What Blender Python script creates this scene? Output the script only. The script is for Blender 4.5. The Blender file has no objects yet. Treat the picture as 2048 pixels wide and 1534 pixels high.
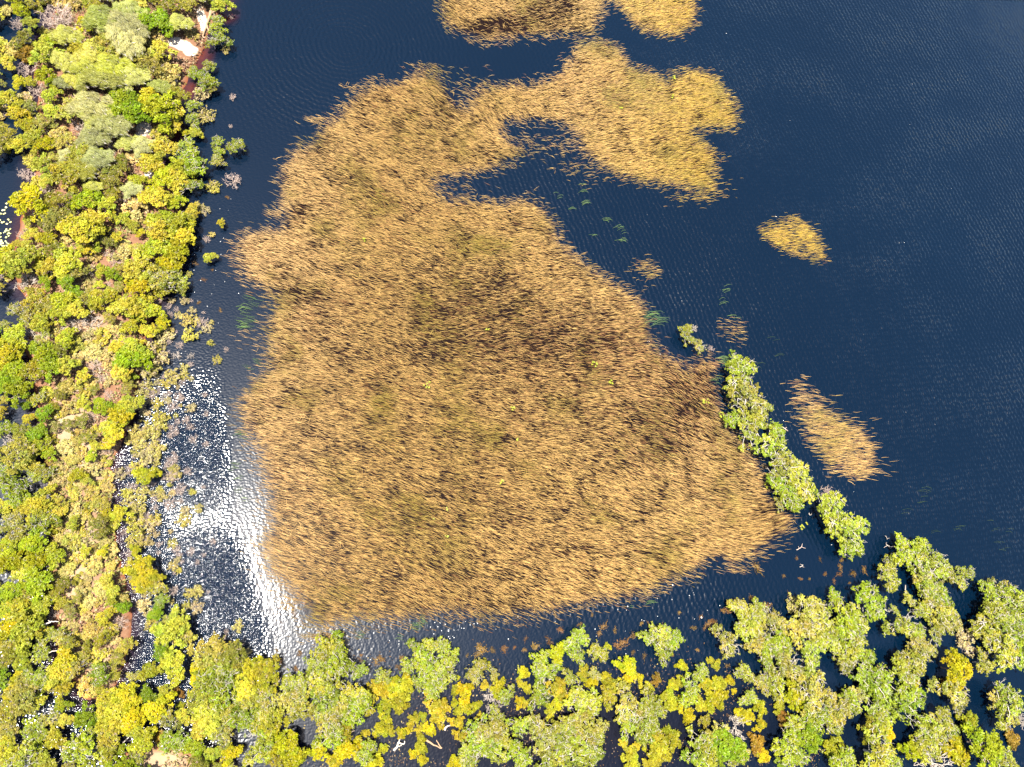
import bpy, math, random
import numpy as np
from mathutils import Matrix, Vector

RNG = np.random.default_rng(7)
random.seed(7)
SC = bpy.context.scene
COL = SC.collection

# ------------------------------------------------------------------ camera
W, H = 2048.0, 1534.0
F = 1365.0                       # focal length in photo pixels (24 mm on 36 mm)
CX, CY = 1024.0, 767.0
NADIR = (745.0, 1180.0)          # photo pixel straight below the drone
ANTI = (1095.0, 1155.0)          # photo pixel opposite the sun
ALT = 110.0


def unit(v):
    v = np.array(v, float)
    return v / np.linalg.norm(v)


nb = unit((NADIR[0] - CX, -(NADIR[1] - CY), -F))
zw = -nb
xw = unit(np.array([1.0, 0, 0]) - zw[0] * zw)
yw = np.cross(zw, xw)
R = np.array([xw, yw, zw])       # camera -> world

cam_data = bpy.data.cameras.new("camera")
cam_data.sensor_width = 36.0
cam_data.lens = 36.0 * F / W
cam_data.clip_start = 1.0
cam_data.clip_end = 6000.0
cam = bpy.data.objects.new("camera", cam_data)
COL.objects.link(cam)
m4 = Matrix.Identity(4)
for i in range(3):
    for j in range(3):
        m4[i][j] = float(R[i, j])
m4.translation = Vector((0, 0, ALT))
cam.matrix_world = m4
SC.camera = cam


def at(px, py, h=0.0):
    """photo pixel(s) -> world x, y on the level z = h"""
    px = np.asarray(px, float)
    py = np.asarray(py, float)
    d = np.stack([(px - CX) / F, -(py - CY) / F, -np.ones_like(px)], -1) @ R.T
    t = (h - ALT) / d[..., 2]
    return np.stack([d[..., 0] * t, d[..., 1] * t], -1)


def px_of(x, y, z=0.0):
    """world -> photo pixel"""
    p = np.stack([x, y, np.broadcast_to(z, np.shape(x)) - ALT], -1) @ R
    return CX + F * p[..., 0] / -p[..., 2], CY - F * p[..., 1] / -p[..., 2]


def mpp(px, py):
    """metres per photo pixel at the water level there"""
    d = unit(((px - CX) / F, -(py - CY) / F, -1.0))
    dw = R @ d
    t = ALT / -dw[2]
    return t * abs(d[2]) / F


# ------------------------------------------------------------------ light
a = R @ unit((ANTI[0] - CX, -(ANTI[1] - CY), -F))     # the way the sunlight travels
SUN = -a
elev = math.asin(SUN[2])
rot = math.atan2(SUN[0], SUN[1])

world = bpy.data.worlds.new("World")
SC.world = world
world.use_nodes = True
wnt = world.node_tree
sky = wnt.nodes.new("ShaderNodeTexSky")
sky.sky_type = 'NISHITA'
sky.sun_disc = False
sky.sun_elevation = elev
sky.sun_rotation = rot
sky.air_density = 1.0
sky.dust_density = 2.0
sky.ozone_density = 2.0
wnt.links.new(sky.outputs[0], wnt.nodes["Background"].inputs[0])
wnt.nodes["Background"].inputs[1].default_value = 0.08

sl = bpy.data.lights.new("sun", 'SUN')
sl.energy = 5.0
sl.angle = math.radians(0.53)
sl.color = (1.0, 0.95, 0.86)
sun = bpy.data.objects.new("sun", sl)
COL.objects.link(sun)
sun.rotation_euler = Vector(SUN).to_track_quat('Z', 'Y').to_euler()
sun.location = (float(SUN[0]) * 300, float(SUN[1]) * 300, 300)

SC.view_settings.view_transform = 'Standard'
SC.view_settings.look = 'None'
SC.view_settings.exposure = 2.1
SC.view_settings.gamma = 1.0
SC.view_settings.use_curve_mapping = False
SC.render.engine = 'CYCLES'
SC.cycles.max_bounces = 6
SC.cycles.diffuse_bounces = 2
SC.cycles.glossy_bounces = 2
SC.cycles.transmission_bounces = 4
SC.cycles.caustics_reflective = False
SC.cycles.caustics_refractive = False
SC.cycles.sample_clamp_indirect = 6.0

# ------------------------------------------------------------------ helpers
LIN = np.array


def in_poly(x, y, poly):
    x = np.asarray(x, float)
    y = np.asarray(y, float)
    inside = np.zeros(x.shape, bool)
    n = len(poly)
    j = n - 1
    for i in range(n):
        xi, yi = poly[i]
        xj, yj = poly[j]
        c = ((yi > y) != (yj > y)) & (x < (xj - xi) * (y - yi) / ((yj - yi) or 1e-9) + xi)
        inside ^= c
        j = i
    return inside


def dist_poly(x, y, poly):
    d = np.full(np.shape(x), 1e9)
    n = len(poly)
    for i in range(n):
        ax, ay = poly[i]
        bx, by = poly[(i + 1) % n]
        vx, vy = bx - ax, by - ay
        t = np.clip(((x - ax) * vx + (y - ay) * vy) / (vx * vx + vy * vy + 1e-9), 0, 1)
        d = np.minimum(d, np.hypot(x - ax - t * vx, y - ay - t * vy))
    return d


def wpoly(poly):
    p = np.array(poly, float)
    return [tuple(q) for q in at(p[:, 0], p[:, 1])]


def vnoise(x, y, scale, seed=0):
    """smooth value noise 0..1"""
    x = np.asarray(x, float) / scale
    y = np.asarray(y, float) / scale
    xi = np.floor(x).astype(np.int64)
    yi = np.floor(y).astype(np.int64)
    fx = x - xi
    fy = y - yi
    fx = fx * fx * (3 - 2 * fx)
    fy = fy * fy * (3 - 2 * fy)

    def h(i, j):
        n = (i * 374761393 + j * 668265263 + seed * 974634777) & 0x7fffffff
        n = ((n ^ (n >> 13)) * 1274126177) & 0x7fffffff
        return ((n ^ (n >> 16)) & 0xffff) / 65535.0
    return (h(xi, yi) * (1 - fx) + h(xi + 1, yi) * fx) * (1 - fy) + (h(xi, yi + 1) * (1 - fx) + h(xi + 1, yi + 1) * fx) * fy


def fnoise(x, y, scale, seed=0):
    return 0.55 * vnoise(x, y, scale, seed) + 0.3 * vnoise(x, y, scale / 2.1, seed + 1) + 0.15 * vnoise(x, y, scale / 4.3, seed + 2)


def gauss(px, py, cx, cy, sx, sy=None):
    sy = sy or sx
    return np.exp(-(((px - cx) / sx) ** 2 + ((py - cy) / sy) ** 2))


def quad_mesh(name, V, Q, mat, col=None):
    """mesh of quads from arrays, with an optional per-vertex colour"""
    V = np.ascontiguousarray(V, np.float32)
    Q = np.ascontiguousarray(Q, np.int32)
    me = bpy.data.meshes.new(name)
    me.vertices.add(len(V))
    me.vertices.foreach_set("co", V.ravel())
    me.loops.add(Q.size)
    me.loops.foreach_set("vertex_index", Q.ravel())
    me.polygons.add(len(Q))
    me.polygons.foreach_set("loop_start", np.arange(len(Q), dtype=np.int32) * 4)
    me.update(calc_edges=True)
    if col is not None:
        at_ = me.color_attributes.new("tint", 'FLOAT_COLOR', 'POINT')
        c = np.ones((len(V), 4), np.float32)
        c[:, :col.shape[1]] = col
        at_.data.foreach_set("color", c.ravel())
    me.materials.append(mat)
    return me


def link(name, me, parent=None):
    o = bpy.data.objects.new(name, me)
    COL.objects.link(o)
    if parent is not None:
        o.parent = parent
    return o


def tag(o, label=None, cat=None, group=None, kind=None):
    if label:
        o["label"] = label
    if cat:
        o["category"] = cat
    if group:
        o["group"] = group
    if kind:
        o["kind"] = kind
    return o


def rand_unit(n, r=RNG):
    v = r.normal(size=(n, 3))
    return v / np.linalg.norm(v, axis=1, keepdims=True)


def leaves(P, N, size, aspect=1.7, r=RNG):
    """rhombic leaf cards at P facing N: vertices, quads"""
    n = len(P)
    t = np.cross(N, rand_unit(n, r))
    t /= np.linalg.norm(t, axis=1, keepdims=True) + 1e-9
    b = np.cross(N, t)
    s = np.asarray(size).reshape(-1, 1) * np.ones((n, 1))
    a0 = P - t * s * 0.5 * aspect
    a1 = P + b * s * 0.42 + N * s * 0.08
    a2 = P + t * s * 0.5 * aspect
    a3 = P - b * s * 0.42 + N * s * 0.08
    V = np.stack([a0, a1, a2, a3], 1).reshape(-1, 3)
    Q = np.arange(4 * n).reshape(n, 4)
    return V, Q


def tubes(lines, sides=4):
    """lines: list of (points k x 3, radii k) -> vertices, quads"""
    Vs, Qs, base = [], [], 0
    for pts, rad in lines:
        pts = np.asarray(pts, float)
        k = len(pts)
        d = np.gradient(pts, axis=0)
        d /= np.linalg.norm(d, axis=1, keepdims=True) + 1e-9
        ref = np.where(np.abs(d[:, 2:3]) > 0.8, np.array([[1.0, 0, 0]]), np.array([[0, 0, 1.0]]))
        u = np.cross(d, ref)
        u /= np.linalg.norm(u, axis=1, keepdims=True) + 1e-9
        v = np.cross(d, u)
        ang = np.arange(sides) * 2 * math.pi / sides
        ring = pts[:, None, :] + np.asarray(rad)[:, None, None] * (np.cos(ang)[None, :, None] * u[:, None, :] + np.sin(ang)[None, :, None] * v[:, None, :])
        Vs.append(ring.reshape(-1, 3))
        for i in range(k - 1):
            for s in range(sides):
                s2 = (s + 1) % sides
                Qs.append((base + i * sides + s, base + i * sides + s2, base + (i + 1) * sides + s2, base + (i + 1) * sides + s))
        base += k * sides
    return np.concatenate(Vs), np.array(Qs)


# ------------------------------------------------------------------ materials
class NT:
    def __init__(self, name):
        self.m = bpy.data.materials.new(name)
        self.m.use_nodes = True
        self.t = self.m.node_tree
        self.t.nodes.clear()
        self.out = self.t.nodes.new("ShaderNodeOutputMaterial")

    def n(self, kind, **kw):
        nd = self.t.nodes.new(kind)
        for k, v in kw.items():
            setattr(nd, k, v)
        return nd

    def l(self, a_, b_):
        self.t.links.new(a_, b_)

    def val(self, sock, v):
        if hasattr(v, "node"):
            self.l(v, sock)
        else:
            sock.default_value = v

    def math(self, op, a_, b_=0.0, c_=None):
        nd = self.n("ShaderNodeMath", operation=op)
        self.val(nd.inputs[0], a_)
        self.val(nd.inputs[1], b_)
        if c_ is not None:
            self.val(nd.inputs[2], c_)
        return nd.outputs[0]

    def mix(self, f, a_, b_, mode='MIX'):
        nd = self.n("ShaderNodeMix", data_type='RGBA', blend_type=mode)
        self.val(nd.inputs[0], f)
        for s, v in ((nd.inputs[6], a_), (nd.inputs[7], b_)):
            if hasattr(v, "node"):
                self.l(v, s)
            else:
                s.default_value = (*v[:3], 1.0)
        return nd.outputs[2]

    def noise(self, scale, detail=3.0, rough=0.55, vec=None, dist=0.0):
        nd = self.n("ShaderNodeTexNoise")
        nd.inputs["Scale"].default_value = scale
        nd.inputs["Detail"].default_value = detail
        nd.inputs["Roughness"].default_value = rough
        nd.inputs["Distortion"].default_value = dist
        if vec is not None:
            self.l(vec, nd.inputs["Vector"])
        return nd.outputs["Fac"]


def leaf_material(name, trans=0.35, gloss=0.05, rough=0.45):
    """leaf colour = the plant's own colour (object colour) times each leaf's tint"""
    k = NT(name)
    att = k.n("ShaderNodeAttribute", attribute_name="tint")
    oi = k.n("ShaderNodeObjectInfo")
    c = k.mix(1.0, oi.outputs["Color"], att.outputs["Color"], 'MULTIPLY')
    d = k.n("ShaderNodeBsdfDiffuse")
    t = k.n("ShaderNodeBsdfTranslucent")
    k.l(c, d.inputs[0])
    k.l(c, t.inputs[0])
    m1 = k.n("ShaderNodeMixShader")
    m1.inputs[0].default_value = trans
    k.l(d.outputs[0], m1.inputs[1])
    k.l(t.outputs[0], m1.inputs[2])
    g = k.n("ShaderNodeBsdfGlossy")
    g.inputs["Roughness"].default_value = rough
    g.inputs[0].default_value = (1, 1, 1, 1)
    m2 = k.n("ShaderNodeMixShader")
    m2.inputs[0].default_value = gloss
    k.l(m1.outputs[0], m2.inputs[1])
    k.l(g.outputs[0], m2.inputs[2])
    k.l(m2.outputs[0], k.out.inputs[0])
    return k.m


def bark_material(name, c1, c2, scale=9.0):
    k = NT(name)
    tc = k.n("ShaderNodeTexCoord")
    f = k.noise(scale, 4.0, 0.6, tc.outputs["Object"])
    c = k.mix(f, c1, c2)
    b = k.n("ShaderNodeBsdfPrincipled")
    b.inputs["Roughness"].default_value = 0.8
    k.l(c, b.inputs["Base Color"])
    k.l(b.outputs[0], k.out.inputs[0])
    return k.m


M_LEAF = leaf_material("leaf", 0.28, 0.008)
M_NEEDLE = leaf_material("needle", 0.28, 0.012)
M_BLADE = leaf_material("dry_reed", 0.15, 0.008, 0.5)
M_RUSH = leaf_material("green_rush", 0.2, 0.004, 0.5)
M_PAD = leaf_material("lily_pad", 0.2, 0.005, 0.4)
M_BARK_W = bark_material("pale_bark", (0.46, 0.42, 0.36), (0.26, 0.22, 0.18))
M_BARK_B = bark_material("brown_bark", (0.22, 0.16, 0.11), (0.10, 0.07, 0.05))
M_TWIG = bark_material("grey_twig", (0.44, 0.34, 0.28), (0.26, 0.19, 0.15))
M_DEAD = bark_material("bleached_wood", (0.42, 0.37, 0.31), (0.24, 0.19, 0.15), 5.0)
M_LOG = bark_material("log_wood", (0.30, 0.19, 0.10), (0.14, 0.085, 0.05), 4.0)

# ------------------------------------------------------------------ plans traced from the photograph (photo pixels)
LAND = [(490, -90), (458, 0), (432, 28), (415, 62), (405, 92), (388, 122), (380, 165), (352, 205), (346, 250), (332, 285), (318, 330),
        (340, 360), (360, 420), (362, 480), (336, 540), (318, 600), (300, 650), (290, 720), (268, 790), (258, 840), (236, 900),
        (222, 955), (230, 1035), (234, 1100), (248, 1160), (262, 1230), (262, 1290), (240, 1345), (225, 1400), (170, 1400),
        (115, 1340), (105, 1250), (100, 1100), (112, 1020), (92, 930), (80, 850), (64, 760), (52, 690), (62, 620), (34, 560),
        (22, 510), (42, 440), (66, 380), (62, 320), (85, 240), (72, 170), (60, 120), (92, 60), (112, 0), (120, -90)]
LAND2 = [(215, 1600), (235, 1512), (300, 1478), (385, 1502), (455, 1530), (450, 1600)]
BED_MAIN = [(560, 360), (565, 330), (590, 300), (625, 285), (640, 255), (675, 235), (700, 195), (740, 170), (790, 165), (830, 150), (870, 150),
            (895, 175), (915, 205), (935, 215), (950, 188), (975, 175), (1010, 168), (1050, 172), (1085, 165), (1115, 150), (1135, 130),
            (1150, 95), (1185, 82), (1225, 88), (1245, 110), (1260, 135), (1300, 145), (1335, 165), (1350, 150), (1385, 138), (1425, 150),
            (1450, 180), (1470, 210), (1478, 240), (1455, 260), (1410, 255), (1388, 265), (1410, 290), (1438, 310), (1425, 350), (1430, 390),
            (1395, 375), (1340, 365), (1290, 365), (1240, 350), (1195, 325), (1165, 300), (1150, 260), (1130, 250), (1100, 243), (1050, 240),
            (1015, 243), (1003, 265), (1020, 285), (1050, 300), (1055, 310), (1020, 320), (990, 340), (950, 345), (910, 350), (875, 360),
            (870, 380), (900, 400), (960, 398), (1010, 410), (1035, 400), (1070, 402), (1090, 425), (1110, 450), (1120, 485), (1150, 510),
            (1190, 540), (1235, 570), (1275, 595), (1295, 620), (1300, 660), (1305, 690), (1340, 715), (1375, 735), (1400, 715), (1440, 720),
            (1430, 750), (1440, 800), (1450, 850), (1480, 880), (1510, 915), (1525, 950), (1540, 990), (1560, 1010), (1590, 1030), (1580, 1065),
            (1540, 1090), (1500, 1115), (1470, 1130), (1440, 1118), (1410, 1125), (1380, 1150), (1340, 1165), (1300, 1185), (1250, 1200),
            (1200, 1205), (1150, 1215), (1100, 1225), (1040, 1235), (980, 1240), (930, 1232), (890, 1230), (850, 1240), (790, 1245),
            (740, 1245), (700, 1248), (680, 1255), (650, 1265), (620, 1255), (600, 1235), (595, 1215), (570, 1190), (545, 1165), (515, 1140),
            (525, 1120), (508, 1095), (518, 1070), (532, 1045), (530, 1010), (530, 985), (522, 950), (512, 920), (520, 905), (506, 880),
            (480, 860), (483, 840), (474, 815), (486, 785), (508, 755), (533, 735), (533, 690), (530, 650), (548, 620), (548, 598), (515, 575),
            (494, 560), (475, 530), (470, 495), (484, 470), (520, 458), (555, 460), (567, 430), (560, 395)]
BED_TOP = [(872, -70), (880, 0), (885, 40), (910, 65), (940, 75), (970, 85), (1010, 80), (1060, 75), (1110, 72), (1150, 70), (1185, 75),
           (1195, 50), (1205, 20), (1215, 0), (1210, -70)]
BED_TOP2 = [(1222, -70), (1230, 0), (1250, 25), (1270, 50), (1300, 65), (1345, 72), (1380, 60), (1393, 35), (1390, 10), (1375, -70)]
BEDS = {
    'oval_small': [(1516, 465), (1540, 445), (1590, 437), (1625, 455), (1640, 485), (1655, 525), (1620, 520), (1580, 505), (1545, 490)],
    'tuft_mid': [(1257, 540), (1275, 527), (1310, 522), (1323, 548), (1310, 565), (1285, 558)],
    'tuft_low': [(1433, 663), (1450, 645), (1490, 640), (1493, 665), (1475, 690)],
    'island': [(1608, 838), (1632, 818), (1690, 845), (1735, 870), (1750, 895), (1745, 955), (1690, 950), (1655, 930), (1640, 905), (1612, 880)],
    'inlet': [(1038, 268), (1055, 268), (1072, 288), (1058, 295)],
    'west': [(462, 668), (490, 665), (500, 680), (472, 690)],
}

# ------------------------------------------------------------------ lake bed, water, ground
k = NT("lake_bed_mud")
tc = k.n("ShaderNodeNewGeometry")
b = k.n("ShaderNodeBsdfDiffuse")
k.l(k.mix(k.noise(0.3, 4.0, 0.6, tc.outputs["Position"]), (0.035, 0.02, 0.012), (0.06, 0.035, 0.02)), b.inputs[0])
k.l(b.outputs[0], k.out.inputs[0])
V = np.array([(-2500, -2500, -2.2), (2500, -2500, -2.2), (2500, 2500, -2.2), (-2500, 2500, -2.2)], float)
tag(link("lake_bed", quad_mesh("lake_bed", V, np.array([[0, 1, 2, 3]]), k.m)), kind="structure")


def grid(xs, ys):
    nx, ny = len(xs), len(ys)
    X, Y = np.meshgrid(xs, ys)
    i = np.arange(nx * ny).reshape(ny, nx)
    Q = np.stack([i[:-1, :-1], i[:-1, 1:], i[1:, 1:], i[1:, :-1]], -1).reshape(-1, 4)
    return X.ravel(), Y.ravel(), Q


corner = at(np.array([0, W, 0, W]), np.array([0, 0, H, H]))
x0, x1 = corner[:, 0].min() - 10, corner[:, 0].max() + 10
y0, y1 = corner[:, 1].min() - 10, corner[:, 1].max() + 10
land_w = wpoly(LAND)
land2_w = wpoly(LAND2)
beds_w = [wpoly(p) for p in [BED_MAIN, BED_TOP, BED_TOP2] + list(BEDS.values())]

SHALLOW = [(404, 108, 16, 22), (392, 130, 14, 12), (378, 178, 14, 16), (372, 195, 12, 14), (350, 262, 18, 18), (347, 328, 16, 10),
           (362, 205, 10, 8), (222, 945, 10, 10), (440, 18, 16, 10), (455, 30, 14, 12)]


def water_fields(x, y):
    px, py = px_of(x, y)
    sh = np.zeros_like(x)
    for cx, cy, sx, sy in SHALLOW:
        sh = np.maximum(sh, gauss(px, py, cx, cy, sx, sy))
    dl = np.minimum(dist_poly(x, y, land_w), dist_poly(x, y, land2_w))
    sh = np.clip(np.maximum(sh, 0.45 * np.exp(-dl / 0.7)), 0, 1)
    # where the breeze reaches the water
    calm = np.zeros_like(x)
    for cx, cy, sx, sy, s in ((520, 360, 90, 60, .75), (560, 300, 60, 40, .6), (470, 560, 60, 140, .55), (250, 1000, 60, 160, .7), (490, 780, 50, 120, .5),
                              (1000, 120, 130, 40, .7), (940, 90, 70, 40, .6), (640, 1330, 140, 60, .93), (490, 1050, 30, 150, .35), (530, 1180, 30, 70, .4),
                              (1000, 1290, 480, 75, .95), (1330, 700, 60, 40, .8), (1590, 1120, 150, 70, .88), (1560, 470, 60, 50, .35),
                              (1000, 1460, 700, 140, .95), (1650, 1400, 400, 150, .93), (1900, 1350, 180, 170, .85), (120, 700, 140, 900, .75), (20, 400, 60, 120, .9),
                              (420, 470, 50, 60, .4), (330, 1310, 120, 90, .7), (500, 900, 25, 80, .5), (300, 820, 40, 80, .4)):
        calm = np.maximum(calm, s * gauss(px, py, cx, cy, sx, sy))
    rip = np.clip(1.0 - calm, 0.06, 1) * (0.5 + 0.9 * fnoise(x, y, 9.0, 41))
    east = np.clip((px - 620) / 500, 0, 1) + 0.5 * gauss(px, py, 560, 140, 160, 140)
    rip = rip * (0.25 + 1.9 * np.clip(east, 0, 1.2)) * (0.7 + 0.6 * vnoise(x * 0.9 + y * 0.35, (y - x * 0.3) * 3.5, 24.0, 47))
    core = np.maximum(np.maximum(gauss(px, py, 430, 1190, 150, 120), 0.9 * gauss(px, py, 390, 900, 110, 120)), 1.1 * gauss(px, py, 260, 1060, 70, 160))
    core = np.maximum(core, gauss(px, py, 250, 1340, 180, 120))
    core = np.clip(core * 1.7, 0, 1.0) * np.clip((np.interp(py, [780, 1050, 1290], [452, 470, 548]) - px) / 26, 0, 1)
    fine = (0.08 + 1.0 * core) * (0.65 + 0.8 * fnoise(x, y, 7.0, 43)) * (1 - 0.25 * gauss(px, py, 430, 1040, 90, 22))
    br = np.zeros_like(x)
    for bw in beds_w[:3]:
        ins = in_poly(x, y, bw)
        br = np.maximum(br, np.where(ins, np.clip(dist_poly(x, y, bw) / 2.0, 0, 1), 0))
    swamp = gauss(px, py, 1100, 1470, 520, 120) * np.clip((py - 1300) / 60, 0, 1)
    br = np.maximum(br, 0.55 * swamp)
    bedmask = np.zeros_like(x)
    for bw in beds_w:
        bedmask = np.maximum(bedmask, np.where(in_poly(x, y, bw), np.clip(dist_poly(x, y, bw) / 1.2, 0, 1), 0))
    return sh, rip * (1 - 0.85 * bedmask), br, fine * (1 - 0.92 * bedmask)


xs = np.concatenate([[-2400, -1200, -600, -300], np.arange(x0, x1, 1.1), [300, 600, 1200, 2400]])
ys = np.concatenate([[-2400, -1200, -600, -300], np.arange(y0, y1, 1.1), [320, 600, 1200, 2400]])
xs = np.unique(xs)
ys = np.unique(ys)
X, Y, Q = grid(xs, ys)
sh, rip, br, fine = water_fields(X, Y)

k = NT("lake_water")
geo = k.n("ShaderNodeNewGeometry")
pos = geo.outputs["Position"]
att = k.n("ShaderNodeAttribute", attribute_name="tint")
sep = k.n("ShaderNodeSeparateColor")
k.l(att.outputs["Color"], sep.inputs[0])
c = k.mix(k.noise(0.02, 2.0, 0.5, pos), (0.0000, 0.0026, 0.0078), (0.0001, 0.0036, 0.0104))
c = k.mix(sep.outputs[2], c, (0.0060, 0.0034, 0.0030))
shal = k.math('MULTIPLY', sep.outputs[0], k.math('MULTIPLY_ADD', k.noise(0.9, 3.0, 0.6, pos), 0.7, 0.55))
c = k.mix(shal, c, (0.050, 0.010, 0.005))
bs = k.n("ShaderNodeBsdfPrincipled")
k.l(c, bs.inputs["Base Color"])
bs.inputs["IOR"].default_value = 1.333
bs.inputs["Roughness"].default_value = 0.14
level = k.math('MULTIPLY_ADD', sep.outputs[2], -0.44, 0.5)      # leaf litter dulls the surface
k.l(level, bs.inputs["Specular IOR Level"])


def waves(theta, lam, amp, dist, dscale, lac=0.0):
    """wave trains: crests perpendicular to the heading theta"""
    mp = k.n("ShaderNodeMapping")
    mp.inputs["Rotation"].default_value = (0, 0, -theta)
    k.l(pos, mp.inputs["Vector"])
    wv = k.n("ShaderNodeTexWave", wave_type='BANDS', bands_direction='X', wave_profile='SIN')
    k.l(mp.outputs[0], wv.inputs["Vector"])
    wv.inputs["Scale"].default_value = math.pi / (10.0 * lam) * 1.0
    wv.inputs["Distortion"].default_value = dist
    wv.inputs["Detail"].default_value = 2.0
    wv.inputs["Detail Scale"].default_value = dscale
    return k.math('MULTIPLY', wv.outputs["Fac"], amp)


rc = at(690, 90)
dv = k.n("ShaderNodeVectorMath", operation='DISTANCE')
k.l(pos, dv.inputs[0])
dv.inputs[1].default_value = (float(rc[0]), float(rc[1]), 0)
ringd = dv.outputs["Value"]
ringnoise = k.noise(0.5, 2.0, 0.5, pos)
ringh = k.math('SINE', k.math('ADD', k.math('MULTIPLY', ringd, 2 * math.pi / 1.0), k.math('MULTIPLY', ringnoise, 9.0)))
ringmask = k.math('MULTIPLY', k.math('SUBTRACT', 1.0, k.math('MINIMUM', k.math('DIVIDE', ringd, 32.0), 1.0)), k.math('MINIMUM', k.math('DIVIDE', ringd, 6.0), 1.0))
ring = k.math('MULTIPLY', ringh, k.math('MULTIPLY', ringmask, 0.030))
h1 = waves(math.radians(20), 0.95, 0.020, 5.0, 0.9)
h2 = waves(math.radians(-28), 0.8, 0.013, 6.0, 1.1)
h3 = k.math('MULTIPLY', k.noise(1.5, 2.0, 0.5, pos), 0.045)
h4 = k.math('ADD', k.math('MULTIPLY', k.noise(3.0, 0.0, 0.5, pos), 0.19), k.math('MULTIPLY', k.noise(0.9, 0.0, 0.5, pos), 0.03))
hh = k.math('ADD', k.math('ADD', h1, h2), k.math('ADD', h3, ring))
hh = k.math('ADD', k.math('MULTIPLY', hh, sep.outputs[1]), k.math('MULTIPLY', h4, att.outputs["Alpha"]))
bump = k.n("ShaderNodeBump")
bump.inputs["Strength"].default_value = 1.0
bump.inputs["Distance"].default_value = 1.0
k.l(hh, bump.inputs["Height"])
k.l(bump.outputs[0], bs.inputs["Normal"])
# part of the surface is roughened by ripples too small to see
vs = k.n("ShaderNodeBsdfPrincipled")
k.l(c, vs.inputs["Base Color"])
vs.inputs["IOR"].default_value = 1.333
k.l(level, vs.inputs["Specular IOR Level"])
vs.inputs["Roughness"].default_value = 0.33
k.l(bump.outputs[0], vs.inputs["Normal"])
mxs = k.n("ShaderNodeMixShader")
mxs.inputs[0].default_value = 0.11
k.l(bs.outputs[0], mxs.inputs[1])
k.l(vs.outputs[0], mxs.inputs[2])
k.l(mxs.outputs[0], k.out.inputs[0])
water_me = quad_mesh("lake_water", np.stack([X, Y, np.zeros_like(X)], 1), Q, k.m, np.stack([sh, rip, br, fine], 1))
tag(link("lake_water", water_me), kind="structure")

# wooded bank
lx = np.array(land_w + land2_w)
gx = np.arange(lx[:, 0].min() - 6, lx[:, 0].max() + 6, 0.6)
gy = np.arange(lx[:, 1].min() - 6, lx[:, 1].max() + 6, 0.6)
X, Y, Q = grid(gx, gy)
ins = in_poly(X, Y, land_w) | in_poly(X, Y, land2_w)
sd = np.minimum(dist_poly(X, Y, land_w), dist_poly(X, Y, land2_w)) * np.where(ins, 1, -1)
sd = sd + (fnoise(X, Y, 3.5, 3) - 0.5) * 2.2
Z = np.clip(sd * 0.22, -1.2, 0.55) + (fnoise(X, Y, 2.2, 9) - 0.5) * 0.12 - 0.02
PX, PY = px_of(X, Y)
sand = np.zeros_like(X)
for cx, cy, sx, sy in ((352, 88, 18, 12), (382, 104, 18, 12), (366, 95, 20, 12), (402, 32, 9, 20), (408, 50, 8, 24), (290, 262, 20, 16), (282, 275, 14, 12), (300, 348, 12, 14), (345, 165, 14, 12)):
    sand = np.maximum(sand, gauss(PX, PY, cx, cy, sx, sy))
dry = np.zeros_like(X)
for cx, cy, sx, sy in ((165, 150, 16, 30), (165, 640, 50, 60), (170, 690, 60, 40), (180, 920, 60, 60), (160, 1080, 50, 60), (150, 1160, 40, 60), (190, 1300, 30, 40), (210, 1340, 30, 40), (330, 1515, 70, 30), (130, 850, 40, 50), (160, 850, 50, 40)):
    dry = np.maximum(dry, gauss(PX, PY, cx, cy, sx, sy))
keep = Z.ravel()[Q].max(1) > -0.5
k = NT("bank_ground")
geo = k.n("ShaderNodeNewGeometry")
pos = geo.outputs["Position"]
att = k.n("ShaderNodeAttribute", attribute_name="tint")
sep = k.n("ShaderNodeSeparateColor")
k.l(att.outputs["Color"], sep.inputs[0])
litter = k.mix(k.noise(1.6, 5.0, 0.65, pos), (0.075, 0.035, 0.018), (0.17, 0.095, 0.058))
grass = k.mix(k.noise(2.2, 5.0, 0.7, pos), (0.17, 0.11, 0.062), (0.27, 0.20, 0.13))
c = k.mix(sep.outputs[1], litter, grass)
sandc = k.mix(k.noise(3.0, 4.0, 0.6, pos), (0.26, 0.20, 0.14), (0.50, 0.45, 0.38))
sf = k.math('MINIMUM', k.math('MULTIPLY', k.math('MAXIMUM', k.math('SUBTRACT', k.math('ADD', sep.outputs[0], k.math('MULTIPLY', k.noise(1.2, 4.0, 0.6, pos), 0.4)), 0.62), 0.0), 6.0), 1.0)
c = k.mix(sf, c, sandc)
c = k.mix(sep.outputs[2], c, (0.10, 0.03, 0.012))
b = k.n("ShaderNodeBsdfDiffuse")
k.l(c, b.inputs[0])
bp = k.n("ShaderNodeBump")
bp.inputs["Strength"].default_value = 0.6
bp.inputs["Distance"].default_value = 0.08
k.l(k.noise(5.0, 4.0, 0.6, pos), bp.inputs["Height"])
k.l(bp.outputs[0], b.inputs["Normal"])
k.l(b.outputs[0], k.out.inputs[0])
wet = np.clip(1 - (Z - 0.0) / 0.12, 0, 1)
tag(link("bank_ground", quad_mesh("bank_ground", np.stack([X, Y, Z], 1), Q[keep], k.m, np.stack([sand, dry, wet], 1))), kind="structure")
LANDGRID = (gx, gy, Z.reshape(len(gy), len(gx)))


def ground_z(x, y):
    gx_, gy_, z = LANDGRID
    i = np.clip(((np.asarray(x) - gx_[0]) / 0.6).astype(int), 0, len(gx_) - 1)
    j = np.clip(((np.asarray(y) - gy_[0]) / 0.6).astype(int), 0, len(gy_) - 1)
    return np.maximum(z[j, i], 0.0)


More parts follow.
